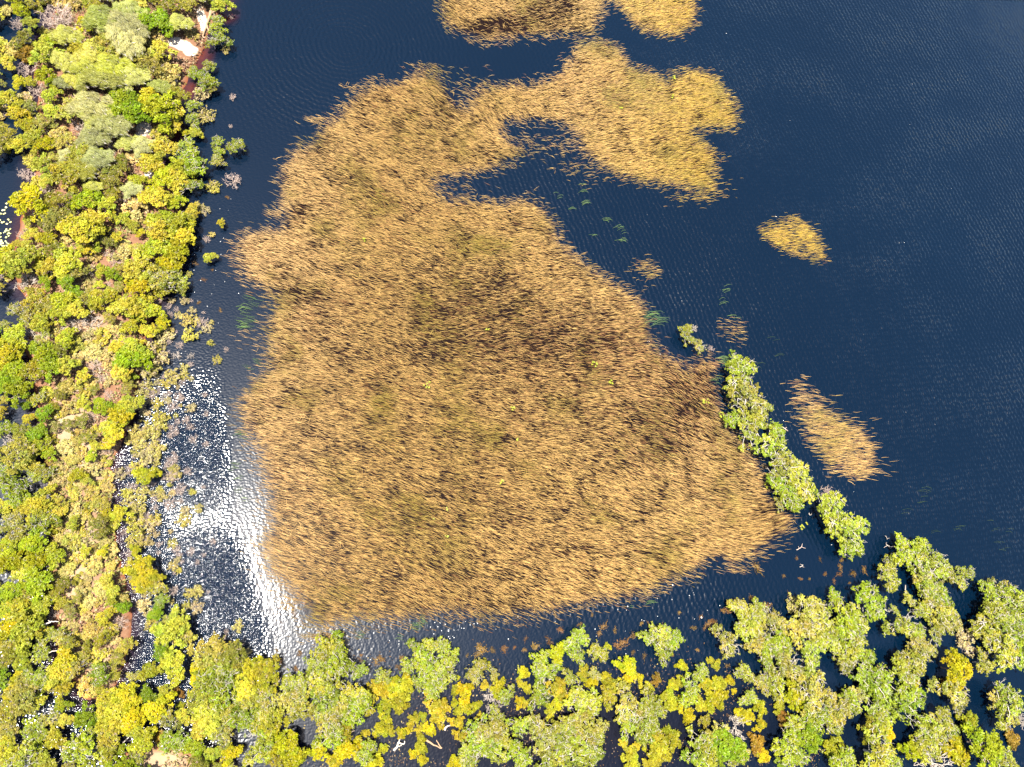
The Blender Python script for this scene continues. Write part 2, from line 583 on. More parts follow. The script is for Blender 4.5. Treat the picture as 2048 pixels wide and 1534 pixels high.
# ------------------------------------------------------------------ reeds
def reed_angle(px, py):
    """direction of the reeds in the photo, degrees, positive = down to the right"""
    g = 9 + 13 * np.clip((py - 850) / 320, 0, 1) - 4 * np.clip((px - 1050) / 150, 0, 1) * np.clip((450 - py) / 100, 0, 1)
    g = g + 30 * gauss(px, py, 1400, 800, 120, 120) + 15 * gauss(px, py, 1000, 230, 90, 60) - 38 * gauss(px, py, 1555, 1055, 70, 50)
    g = g + 10 * gauss(px, py, 1300, 950, 200, 120) - 8 * gauss(px, py, 1690, 900, 90, 90) - 10 * gauss(px, py, 950, 620, 150, 80)
    return g


DARK = [(1150, 685, 190, 75, .5), (1385, 790, 85, 65, .58), (960, 620, 150, 70, .36), (880, 690, 110, 40, .4), (1300, 880, 120, 70, .4), (1250, 830, 120, 60, .3), (930, 990, 60, 40, .4), (1300, 1000, 80, 40, .25),
        (600, 425, 22, 14, .8), (585, 580, 40, 14, .75), (620, 600, 30, 12, .6), (640, 300, 35, 25, .45), (900, 205, 40, 50, .75), (920, 180, 22, 36, .8), (700, 365, 60, 14, .4),
        (1340, 190, 8, 22, .7), (960, 310, 30, 12, .6), (850, 720, 40, 14, .4), (870, 540, 90, 30, .35), (640, 540, 50, 12, .35), (1120, 1040, 90, 30, .3),
        (1000, 560, 60, 20, .3), (800, 640, 50, 20, .3), (1100, 1100, 60, 20, .3), (960, 1120, 60, 16, .25)]
TOPGAP = [(960, 55, 50, 16, .8), (1030, 45, 60, 14, .7), (1090, 25, 40, 24, .75), (1130, 5, 30, 30, .85), (1060, 60, 90, 14, .5), (1000, 60, 60, 16, .6), (1150, 45, 40, 30, .45)]


def density(px, py, gaps):
    d = np.ones_like(px)
    for cx, cy, sx, sy, s in gaps:
        d *= 1 - s * gauss(px, py, cx, cy, sx, sy)
    return d


def reed_mesh(name, poly, per_m2, gaps=(), soft=0.9, h=0.40, lean=1.05, green=0.0, width=0.036, seed=1, extra=None):
    r = np.random.default_rng(seed)
    pw = wpoly(poly)
    p = np.array(pw)
    lo, hi = p.min(0) - 2, p.max(0) + 2
    n = int((hi - lo).prod() * per_m2)
    x = r.uniform(lo[0], hi[0], n)
    y = r.uniform(lo[1], hi[1], n)
    xq = x + r.normal(0, soft, n)
    yq = y + r.normal(0, soft, n)
    ok = in_poly(xq, yq, pw)
    x, y = x[ok], y[ok]
    px, py = px_of(x, y)
    d = density(px, py, gaps)
    cl = fnoise(x, y, 2.2, seed + 30)
    d *= np.clip(0.35 + 1.5 * (cl - 0.18), 0.25, 1.0)
    dp = dist_poly(x, y, pw)
    d *= np.clip(0.55 + dp / 3.0, 0, 1)
    ok = r.uniform(size=len(x)) < d
    x, y, px, py, dp = x[ok], y[ok], px[ok], py[ok], dp[ok]
    if extra is not None:
        ex = np.array([q for cx, cy, sx, sy, m in extra for q in np.stack([r.normal(cx, sx, m), r.normal(cy, sy, m)], 1)])
        w2 = at(ex[:, 0], ex[:, 1])
        x = np.concatenate([x, w2[:, 0]])
        y = np.concatenate([y, w2[:, 1]])
        px = np.concatenate([px, ex[:, 0]])
        py = np.concatenate([py, ex[:, 1]])
        dp = np.concatenate([dp, np.zeros(len(ex))])
    n = len(x)
    ang = np.radians(reed_angle(px, py) + (vnoise(x, y, 3.5, 55) - 0.5) * 13 + r.normal(0, 6.5, n) + np.where(r.uniform(size=n) < 0.03, r.normal(0, 50, n), 0))
    q0 = at(px, py)
    q1 = at(px + np.cos(ang), py + np.sin(ang))
    u = q1 - q0
    u /= np.linalg.norm(u, axis=1, keepdims=True)
    sgn = np.where(r.uniform(size=n) < np.clip((px - 850) / 450, 0.06, 0.94), 1.0, -1.0)
    sc = r.uniform(0.65, 1.3, n)
    L = (lean * sc)[:, None]
    hh_ = (h * sc * r.uniform(0.6, 1.4, n))
    side = np.stack([-u[:, 1], u[:, 0]], 1)
    bend = r.normal(0, 0.045, n)[:, None] * L
    B = np.stack([x, y], 1)
    c0 = B - u * L * 0.5 * sgn[:, None]
    c1 = c0 + u * L * 0.42 * sgn[:, None] + side * bend
    c2 = c0 + u * L * sgn[:, None]
    wd = width * r.uniform(0.7, 1.35, n)
    w0, w1 = (wd * 0.5)[:, None], (wd * 0.42)[:, None]
    z0 = np.full(n, -0.03)
    z1 = hh_ * 0.72
    z2 = hh_
    V = np.zeros((n, 6, 3))
    V[:, 0, :2] = c0 - side * w0
    V[:, 1, :2] = c0 + side * w0
    V[:, 2, :2] = c1 + side * w1
    V[:, 3, :2] = c1 - side * w1
    V[:, 4, :2] = c2 + side * w0 * 0.16
    V[:, 5, :2] = c2 - side * w0 * 0.16
    V[:, 0, 2] = V[:, 1, 2] = z0
    V[:, 2, 2] = z1 + 0.012
    V[:, 3, 2] = z1 - 0.012
    V[:, 4, 2] = V[:, 5, 2] = z2
    b6 = np.arange(n)[:, None] * 6
    Q = np.concatenate([b6 + np.array([[0, 1, 2, 3]]), b6 + np.array([[3, 2, 4, 5]])], 0)
    # straw, tan and olive stems
    straw = LIN([0.315, 0.196, 0.064])
    tan = LIN([0.390, 0.248, 0.105])
    gold = LIN([0.275, 0.176, 0.020])
    brown = LIN([0.150, 0.066, 0.026])
    olive = LIN([0.145, 0.115, 0.016])
    e = np.clip((px - 1150) / 250, 0, 1) * np.clip((600 - py) / 200, 0, 1)
    wst = np.clip((760 - px) / 300, 0, 1)
    C = straw + (tan - straw) * wst[:, None]
    C = C + (gold - C) * np.clip(e * 0.9 + green, 0, 1)[:, None]
    mix = fnoise(x, y, 6.0, 71)
    C = C + (olive - C) * np.clip((mix - 0.52) * 2.2 + r.normal(0, 0.18, n), 0, 0.75)[:, None]
    pb = np.clip(0.16 + 0.12 * gauss(px, py, 950, 640, 170, 80) + 0.32 * np.clip(fnoise(x, y, 11.0, 61) * 2 - 1, 0, 1) + 0.5 * gauss(px, py, 1370, 790, 140, 110) + 0.3 * gauss(px, py, 1150, 690, 180, 80), 0, 0.75)
    isb = r.uniform(size=n) < pb
    C[isb] = C[isb] + (brown - C[isb]) * r.uniform(0.4, 1.0, isb.sum())[:, None]
    C = C * r.uniform(0.55, 1.4, n)[:, None]
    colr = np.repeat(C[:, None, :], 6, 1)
    colr[:, :2] *= 0.6           # stem colour is darker at the foot
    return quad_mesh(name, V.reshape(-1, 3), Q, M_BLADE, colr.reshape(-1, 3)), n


reed_total = 0


def reed_bed(poly, label, per_m2, **kw):
    global reed_total
    me, n = reed_mesh("reed_bed", poly, per_m2, **kw)
    reed_total += n
    o = link("reed_bed", me)
    o.color = (1, 1, 1, 1)
    tag(o, label, "reeds", "reed beds standing in the lake", "stuff")


reed_bed(BED_MAIN, "huge golden bed of dry reeds filling the middle of the lake, its lobes reaching up and right", 25.0, gaps=DARK, seed=11,
         extra=[(860, 143, 22, 6, 90), (845, 132, 12, 3, 25), (632, 240, 14, 3, 45), (1105, 285, 35, 18, 90), (1130, 300, 30, 15, 60), (935, 190, 25, 20, 120),
                (960, 180, 20, 8, 60), (905, 390, 20, 8, 30), (930, 370, 25, 20, 40), (1400, 380, 30, 14, 160), (1390, 398, 25, 4, 40), (700, 175, 14, 4, 30), (640, 1272, 30, 6, 90), (655, 1283, 20, 6, 40),
                (575, 1205, 10, 10, 60), (1475, 1140, 20, 4, 40), (560, 420, 14, 8, 40), (545, 430, 10, 5, 30), (1500, 735, 10, 8, 0), (1170, 335, 40, 10, 70), (1200, 360, 30, 8, 30)])
reed_bed(BED_TOP, "pale dry reed bed cut by the top edge, streaked with open water", 24.0, gaps=TOPGAP, seed=12)
reed_bed(BED_TOP2, "rounded reed bed hanging from the top edge beside a rippled inlet", 26.0, seed=13, green=0.15)
reed_bed(BEDS['oval_small'], "small leaf-shaped golden reed patch alone in the dark open lake", 24.0, seed=14, soft=0.6, green=0.5)
reed_bed(BEDS['tuft_mid'], "tiny reddish reed tuft just off the main reed bed's right shoulder", 9.0, seed=15, soft=0.7, green=0.1)
reed_bed(BEDS['tuft_low'], "thin brownish reed tuft above the uppermost tree of the tree line", 7.5, seed=16, soft=0.6)
reed_bed(BEDS['island'], "oval reed island in open water to the right of the tree line, with a thin trailing tip", 17.0, seed=17, soft=0.7, lean=1.45, width=0.045,
         extra=[(1625, 825, 18, 14, 110), (1615, 795, 16, 14, 60), (1600, 770, 14, 10, 28), (1640, 800, 20, 10, 24), (1595, 800, 10, 8, 24), (1720, 940, 30, 12, 60), (1680, 850, 30, 14, 60)])
reed_bed(BEDS['inlet'], "little reed fragment in the hook-shaped inlet of the main reed bed", 12.0, seed=18, soft=0.5)
reed_bed(BEDS['west'], "small tan reed wisp among green rushes off the left side of the main bed", 9.0, seed=19, soft=0.6)

# ------------------------------------------------------------------ plant prototypes (crown radius 1)
def tint_rows(n, lo=0.75, hi=1.25, r=RNG):
    v = r.uniform(lo, hi, n)
    return np.stack([v * r.uniform(0.93, 1.10, n), v, v * r.uniform(0.75, 1.2, n)], 1)


def dome_lobes(r, n, flat=0.62, rl=(0.22, 0.36), irr=0.3, ecc=1.0):
    ph0 = r.uniform(0, 6.28, 4)
    out = []
    tries = 0
    while len(out) < n and tries < 4000:
        tries += 1
        an = r.uniform(0, 2 * math.pi)
        rim = 1 + irr * (0.5 * math.sin(2 * an + ph0[0]) + 0.4 * math.sin(3 * an + ph0[1]) + 0.3 * math.sin(5 * an + ph0[2]))
        rad = r.uniform(*rl)
        dd = math.sqrt(r.uniform(0, 1)) * max(0.15, 0.98 * rim - rad * 0.75)
        z = flat * (1 - 0.62 * dd * dd) + r.normal(0, 0.05)
        pnt = np.array([math.cos(an) * dd * ecc, math.sin(an) * dd, z])
        if all(np.linalg.norm(pnt[:2] - q[0][:2]) > 0.55 * (rad + q[1]) for q in out) or tries > 2500:
            out.append((pnt, rad))
    return out


def tufted_crown(r, lobes, leaf, dens, tuft=0.085, bare=0.0, spread=0.55):
    """leaf tufts on the upper shell of every lobe"""
    Ps, Ns, Cs = [], [], []
    tips = []
    for c0, rad in lobes:
        isbare = r.uniform() < bare
        lt = r.uniform(0.8, 1.2)
        warm = r.uniform(0.9, 1.14)
        nt_ = max(3, int(dens * (rad / tuft) ** 2))
        d = rand_unit(nt_, r)
        d[:, 2] = np.abs(d[:, 2]) * 0.9 - 0.12
        tc_ = c0 + d * rad * np.array([1, 1, 0.72]) * r.uniform(0.72, 1.06, nt_)[:, None]
        for q in tc_[: max(2, nt_ // 4)]:
            tips.append((c0, q, isbare))
        if isbare:
            tc_ = tc_[: max(1, nt_ // 4)]
        for q in tc_:
            m = int(r.integers(9, 15))
            off = r.normal(0, 1, (m, 3)) * tuft * spread * np.array([1, 1, 0.6])
            Ps.append(q + off)
            nn = rand_unit(m, r) * 0.75 + np.array([0, 0, 0.75]) + (q - c0) / rad * 0.35
            Ns.append(nn / np.linalg.norm(nn, axis=1, keepdims=True))
            tt = lt * r.uniform(0.78, 1.25)
            cc = tint_rows(m, 0.85, 1.15, r) * tt
            cc[:, 0] *= warm
            Cs.append(cc)
    P = np.concatenate(Ps)
    N = np.concatenate(Ns)
    C = np.concatenate(Cs)
    V, Q = leaves(P, N, leaf * r.uniform(0.7, 1.3, len(P)), 1.6, r)
    return V, Q, np.repeat(C, 4, 0), tips


def curve(p0, p1, r, sag=0.12, k_=5):
    t = np.linspace(0, 1, k_)[:, None]
    m = r.normal(0, sag, 3) * np.linalg.norm(p1 - p0)
    w = (4 * t * (1 - t))
    j = r.normal(0, 0.03, (k_, 3)) * np.linalg.norm(p1 - p0)
    j[0] = j[-1] = 0
    return p0 + (p1 - p0) * t + m * w + j


def skeleton(r, lobes, fork, stem, wob=0.12, up=-0.1):
    f = np.array([r.normal(0, .05), r.normal(0, .05), fork])
    L = [(curve(np.array([0, 0, -1.5]), f, r, 0.03), np.linspace(stem * 1.2, stem * 0.8, 5))]
    for c0, rad in lobes:
        L.append((curve(f, c0 + np.array([0, 0, up * rad]), r, wob, 6), np.linspace(stem * 0.55, stem * 0.16, 6)))
    return L


def make_tree(seed, nl, leaf, dens, bare, twig_r, twig_up, flat=0.62, rl=(0.22, 0.36), irr=0.3, ecc=1.0, stem=0.055, bark=M_BARK_W, twigmat=M_BARK_W, tuft=0.085, ntw=1.0):
    r = np.random.default_rng(seed)
    lobes = dome_lobes(r, nl, flat, rl, irr, ecc)
    V, Q, C, tips = tufted_crown(r, lobes, leaf, dens, tuft, bare)
    crown = quad_mesh("crown", V, Q, M_LEAF, C)
    L = skeleton(r, lobes, 0.12, stem, up=0.55 if twig_up > 0.08 else 0.0)
    V, Q = tubes(L[:1], 6)
    trunk = quad_mesh("trunk", V, Q, bark)
    L = L[1:]
    for c0, q, isb in tips:
        if r.uniform() > ntw and not isb:
            continue
        up = twig_up * (1.6 if isb else 1.0)
        e = q + np.array([0, 0, up * r.uniform(0.2, 1.0)]) + (q - c0) * r.uniform(-0.1, 0.25)
        c = curve(c0 + np.array([0, 0, 0.45 * up / 0.12 * 0.2]), e, r, 0.16, 5)
        L.append((c, np.linspace(twig_r * 1.3, twig_r * 0.5, 5)))
        for _ in range(2 if not isb else 3):
            i = int(r.integers(1, 4))
            e2 = c[i] + (e - c0) * 0.5 * r.uniform(0.5, 1.0) + r.normal(0, 0.09, 3) * np.array([1, 1, 0.5]) + np.array([0, 0, 0.03])
            L.append((curve(c[i], e2, r, 0.15, 4), np.linspace(twig_r * 0.8, twig_r * 0.4, 4)))
    V, Q = tubes(L, 3)
    twig = quad_mesh("branchwork", V, Q, twigmat)
    return {'trunk': trunk, 'crown': crown, 'branchwork': twig}


def make_casuarina(seed):
    """feathery crown of fine drooping needles streaming with the wind"""
    r = np.random.default_rng(seed)
    lobes = dome_lobes(r, 15, 0.6, (0.2, 0.32), 0.25, 1.35)
    wind = unit((-0.9, 0.45, 0.05))
    Ps, Cs, Ds, tips = [], [], [], []
    for c0, rad in lobes:
        nt_ = 60
        d = rand_unit(nt_, r)
        d[:, 2] = np.abs(d[:, 2]) - 0.15
        tc_ = c0 + d * rad * r.uniform(0.5, 1.05, nt_)[:, None] * np.array([1, 1, .7])
        lt = r.uniform(0.75, 1.25)
        for q in tc_:
            m = 16
            Ps.append(q + r.normal(0, 0.045, (m, 3)))
            dd = wind + rand_unit(m, r) * 0.3 + np.array([0, 0, 0.1])
            Ds.append(dd / np.linalg.norm(dd, axis=1, keepdims=True))
            Cs.append(tint_rows(m, 0.8, 1.2, r) * lt * r.uniform(.8, 1.2))
        tips += [(c0, q) for q in tc_[:7]]
    P, D, C = np.concatenate(Ps), np.concatenate(Ds), np.concatenate(Cs)
    n = len(P)
    s = np.cross(D, rand_unit(n, r) * 0.6 + np.array([0, 0, 1.0]))
    s /= np.linalg.norm(s, axis=1, keepdims=True)
    ln = r.uniform(0.13, 0.28, n)[:, None]
    w = 0.0075
    V = np.stack([P - s * w, P + D * ln * 0.5 + s * w * 1.4, P + D * ln, P + D * ln * 0.4 - s * w * 1.4], 1).reshape(-1, 3)
    crown = quad_mesh("crown", V, np.arange(4 * n).reshape(n, 4), M_NEEDLE, np.repeat(C, 4, 0))
    L = skeleton(r, lobes, 0.1, 0.05, up=0.3)
    V, Q = tubes(L[:1], 6)
    trunk = quad_mesh("trunk", V, Q, M_TWIG)
    L = L[1:]
    for c0, q in tips:
        st = c0 - wind * r.uniform(0.1, 0.35) + np.array([0, 0, 0.0])
        e = q + wind * 0.08 + np.array([0, 0, 0.06])
        L.append((curve(st, e, r, 0.07, 5), np.linspace(0.015, 0.006, 5)))
    V, Q = tubes(L, 3)
    return {'trunk': trunk, 'crown': crown, 'branchwork': quad_mesh("branchwork", V, Q, M_BARK_W)}


def make_dead(seed, mat, n1=16, leafy=0.0, rad=0.022):
    """bare twiggy shrub: forked stems that fan out from one base"""
    r = np.random.default_rng(seed)
    L = []
    ends = []
    for i in range(n1):
        an = 2 * math.pi * i / n1 + r.normal(0, 0.3)
        reach = r.uniform(0.35, 1.0)
        e = np.array([math.cos(an) * reach, math.sin(an) * reach, 0.62 * (1.15 - reach * 0.7) * r.uniform(0.7, 1.2)])
        c = curve(np.array([r.normal(0, .05), r.normal(0, .05), -0.1]), e, r, 0.14, 6)
        L.append((c, np.linspace(rad * 1.2, rad * 0.45, 6)))
        for _ in range(6):
            j = int(r.integers(2, 6))
            e2 = c[j] + (c[-1] - c[0]) * r.uniform(0.15, 0.4) + r.normal(0, 0.16, 3) * np.array([1, 1, .6]) + np.array([0, 0, .05])
            c2 = curve(c[j], e2, r, 0.15, 4)
            L.append((c2, np.linspace(rad * 0.7, rad * 0.35, 4)))
            ends.append(e2)
            for _ in range(3):
                e3 = e2 + r.normal(0, 0.11, 3) * np.array([1, 1, .5]) + np.array([0, 0, .02])
                L.append((np.array([c2[2], (c2[2] + e3) / 2 + r.normal(0, .02, 3), e3]), np.array([rad * .5, rad * .42, rad * .3])))
                ends.append(e3)
    V, Q = tubes(L, 3)
    out = {'trunk': quad_mesh("stem", V, Q, mat)}
    if leafy > 0:
        Ps, Ns, Cs = [], [], []
        for e in ends:
            if r.uniform() > leafy:
                continue
            m = int(r.integers(5, 10))
            Ps.append(e + r.normal(0, 0.055, (m, 3)) * np.array([1, 1, .6]))
            nn = rand_unit(m, r) + np.array([0, 0, 1.0])
            Ns.append(nn / np.linalg.norm(nn, axis=1, keepdims=True))
            Cs.append(tint_rows(m, .8, 1.2, r) * r.uniform(.75, 1.25))
        P, N, C = np.concatenate(Ps), np.concatenate(Ns), np.concatenate(Cs)
        V, Q = leaves(P, N, 0.12 * r.uniform(.7, 1.3, len(P)), 1.6, r)
        out['crown'] = quad_mesh("crown", V, Q, M_LEAF, np.repeat(C, 4, 0))
    return out


PROTO = {
    'P': [make_tree(100 + i, 20, 0.085, 1.3, 0.2, 0.0085, 0.12, irr=0.5, rl=(0.2, 0.33), ntw=1.0, tuft=0.095, stem=0.055) for i in range(6)],
    'Y': [make_tree(200 + i, 20, 0.085, 1.9, 0.0, 0.011, 0.02, flat=0.66, irr=0.42, rl=(0.15, 0.36), bark=M_BARK_B, twigmat=M_TWIG, ntw=0.22) for i in range(4)],
    'O': [make_tree(300 + i, 22, 0.075, 1.7, 0.04, 0.011, 0.04, irr=0.45, rl=(0.13, 0.32), bark=M_BARK_B, twigmat=M_TWIG, ntw=0.4) for i in range(4)],
    'G': [make_tree(400 + i, 13, 0.13, 2.4, 0.03, 0.016, 0.03, flat=0.6, irr=0.5, rl=(0.22, 0.36), bark=M_BARK_B, twigmat=M_TWIG, tuft=0.115, ntw=0.3, stem=0.06) for i in range(5)],
    'L': [make_tree(500 + i, 13, 0.13, 1.9, 0.08, 0.016, 0.05, flat=0.5, irr=0.5, rl=(0.2, 0.34), bark=M_TWIG, twigmat=M_TWIG, tuft=0.11, ntw=0.5) for i in range(4)],
    'C': [make_casuarina(600 + i) for i in range(3)],
    'D': [make_dead(700 + i, M_TWIG) for i in range(3)],
    'X': [make_dead(720 + i, M_DEAD, 12, 0.0, 0.026) for i in range(3)],
    'S': [make_dead(740 + i, M_TWIG, 12, 0.5, 0.022) for i in range(4)],
}
PROTO['N'] = PROTO['Y']
PROTO['B'] = PROTO['G']

STYLE = {   # object name, category, leaf colours, height / radius
    'P': ('paperbark_tree', 'tree', [(0.160, 0.172, 0.018), (0.140, 0.165, 0.014), (0.172, 0.165, 0.026), (0.130, 0.168, 0.010)], 1.5),
    'Y': ('leafy_tree', 'tree', [(0.190, 0.195, 0.004), (0.215, 0.200, 0.004), (0.165, 0.190, 0.004)], 1.5),
    'O': ('broadleaf_tree', 'tree', [(0.140, 0.140, 0.006), (0.115, 0.115, 0.006), (0.165, 0.155, 0.010)], 1.5),
    'N': ('young_tree', 'tree', [(0.100, 0.150, 0.005), (0.125, 0.165, 0.006)], 1.5),
    'G': ('golden_shrub', 'shrub', [(0.205, 0.178, 0.004), (0.175, 0.170, 0.006), (0.185, 0.165, 0.010), (0.150, 0.155, 0.008)], 1.2),
    'B': ('rusty_shrub', 'shrub', [(0.11, 0.060, 0.010), (0.13, 0.085, 0.010)], 1.1),
    'L': ('heath_shrub', 'shrub', [(0.240, 0.195, 0.042), (0.215, 0.200, 0.020), (0.255, 0.21, 0.065)], 1.0),
    'C': ('casuarina_tree', 'tree', [(0.155, 0.170, 0.020), (0.175, 0.178, 0.010), (0.155, 0.16, 0.045)], 1.6),
    'D': ('dead_shrub', 'dead shrub', [(1, 1, 1)], 1.0),
    'X': ('bare_white_tree', 'dead tree', [(1, 1, 1)], 1.2),
    'S': ('emergent_shrub', 'shrub', [(0.29, 0.25, 0.07), (0.28, 0.235, 0.11), (0.28, 0.25, 0.04)], 0.8),
}
LOOK = {
    'P': 'pale paperbark with white branches', 'Y': 'bright yellow-green bushy tree', 'O': 'olive-green leafy tree',
    'N': 'fresh green leafy tree', 'G': 'golden-yellow swamp shrub', 'B': 'rust-brown shrub', 'L': 'pale straw-green low shrub',
    'C': 'grey-green feathery windswept tree', 'D': 'bare pinkish-grey twiggy shrub', 'X': 'bare bleached white tree', 'S': 'sparse yellowish shrub standing in water',
}
GROUP = {
    'P': 'paperbarks of the flooded swamp', 'Y': 'bushy trees of the wooded bank', 'O': 'bushy trees of the wooded bank', 'N': 'bushy trees of the wooded bank',
    'G': 'golden shrubs of the flooded swamp', 'B': 'rusty shrubs', 'L': 'low shrubs of the dry strip', 'C': 'windswept casuarinas',
    'D': 'dead twiggy shrubs', 'X': 'bleached bare trees', 'S': 'shrubs standing in the shallow water',
}

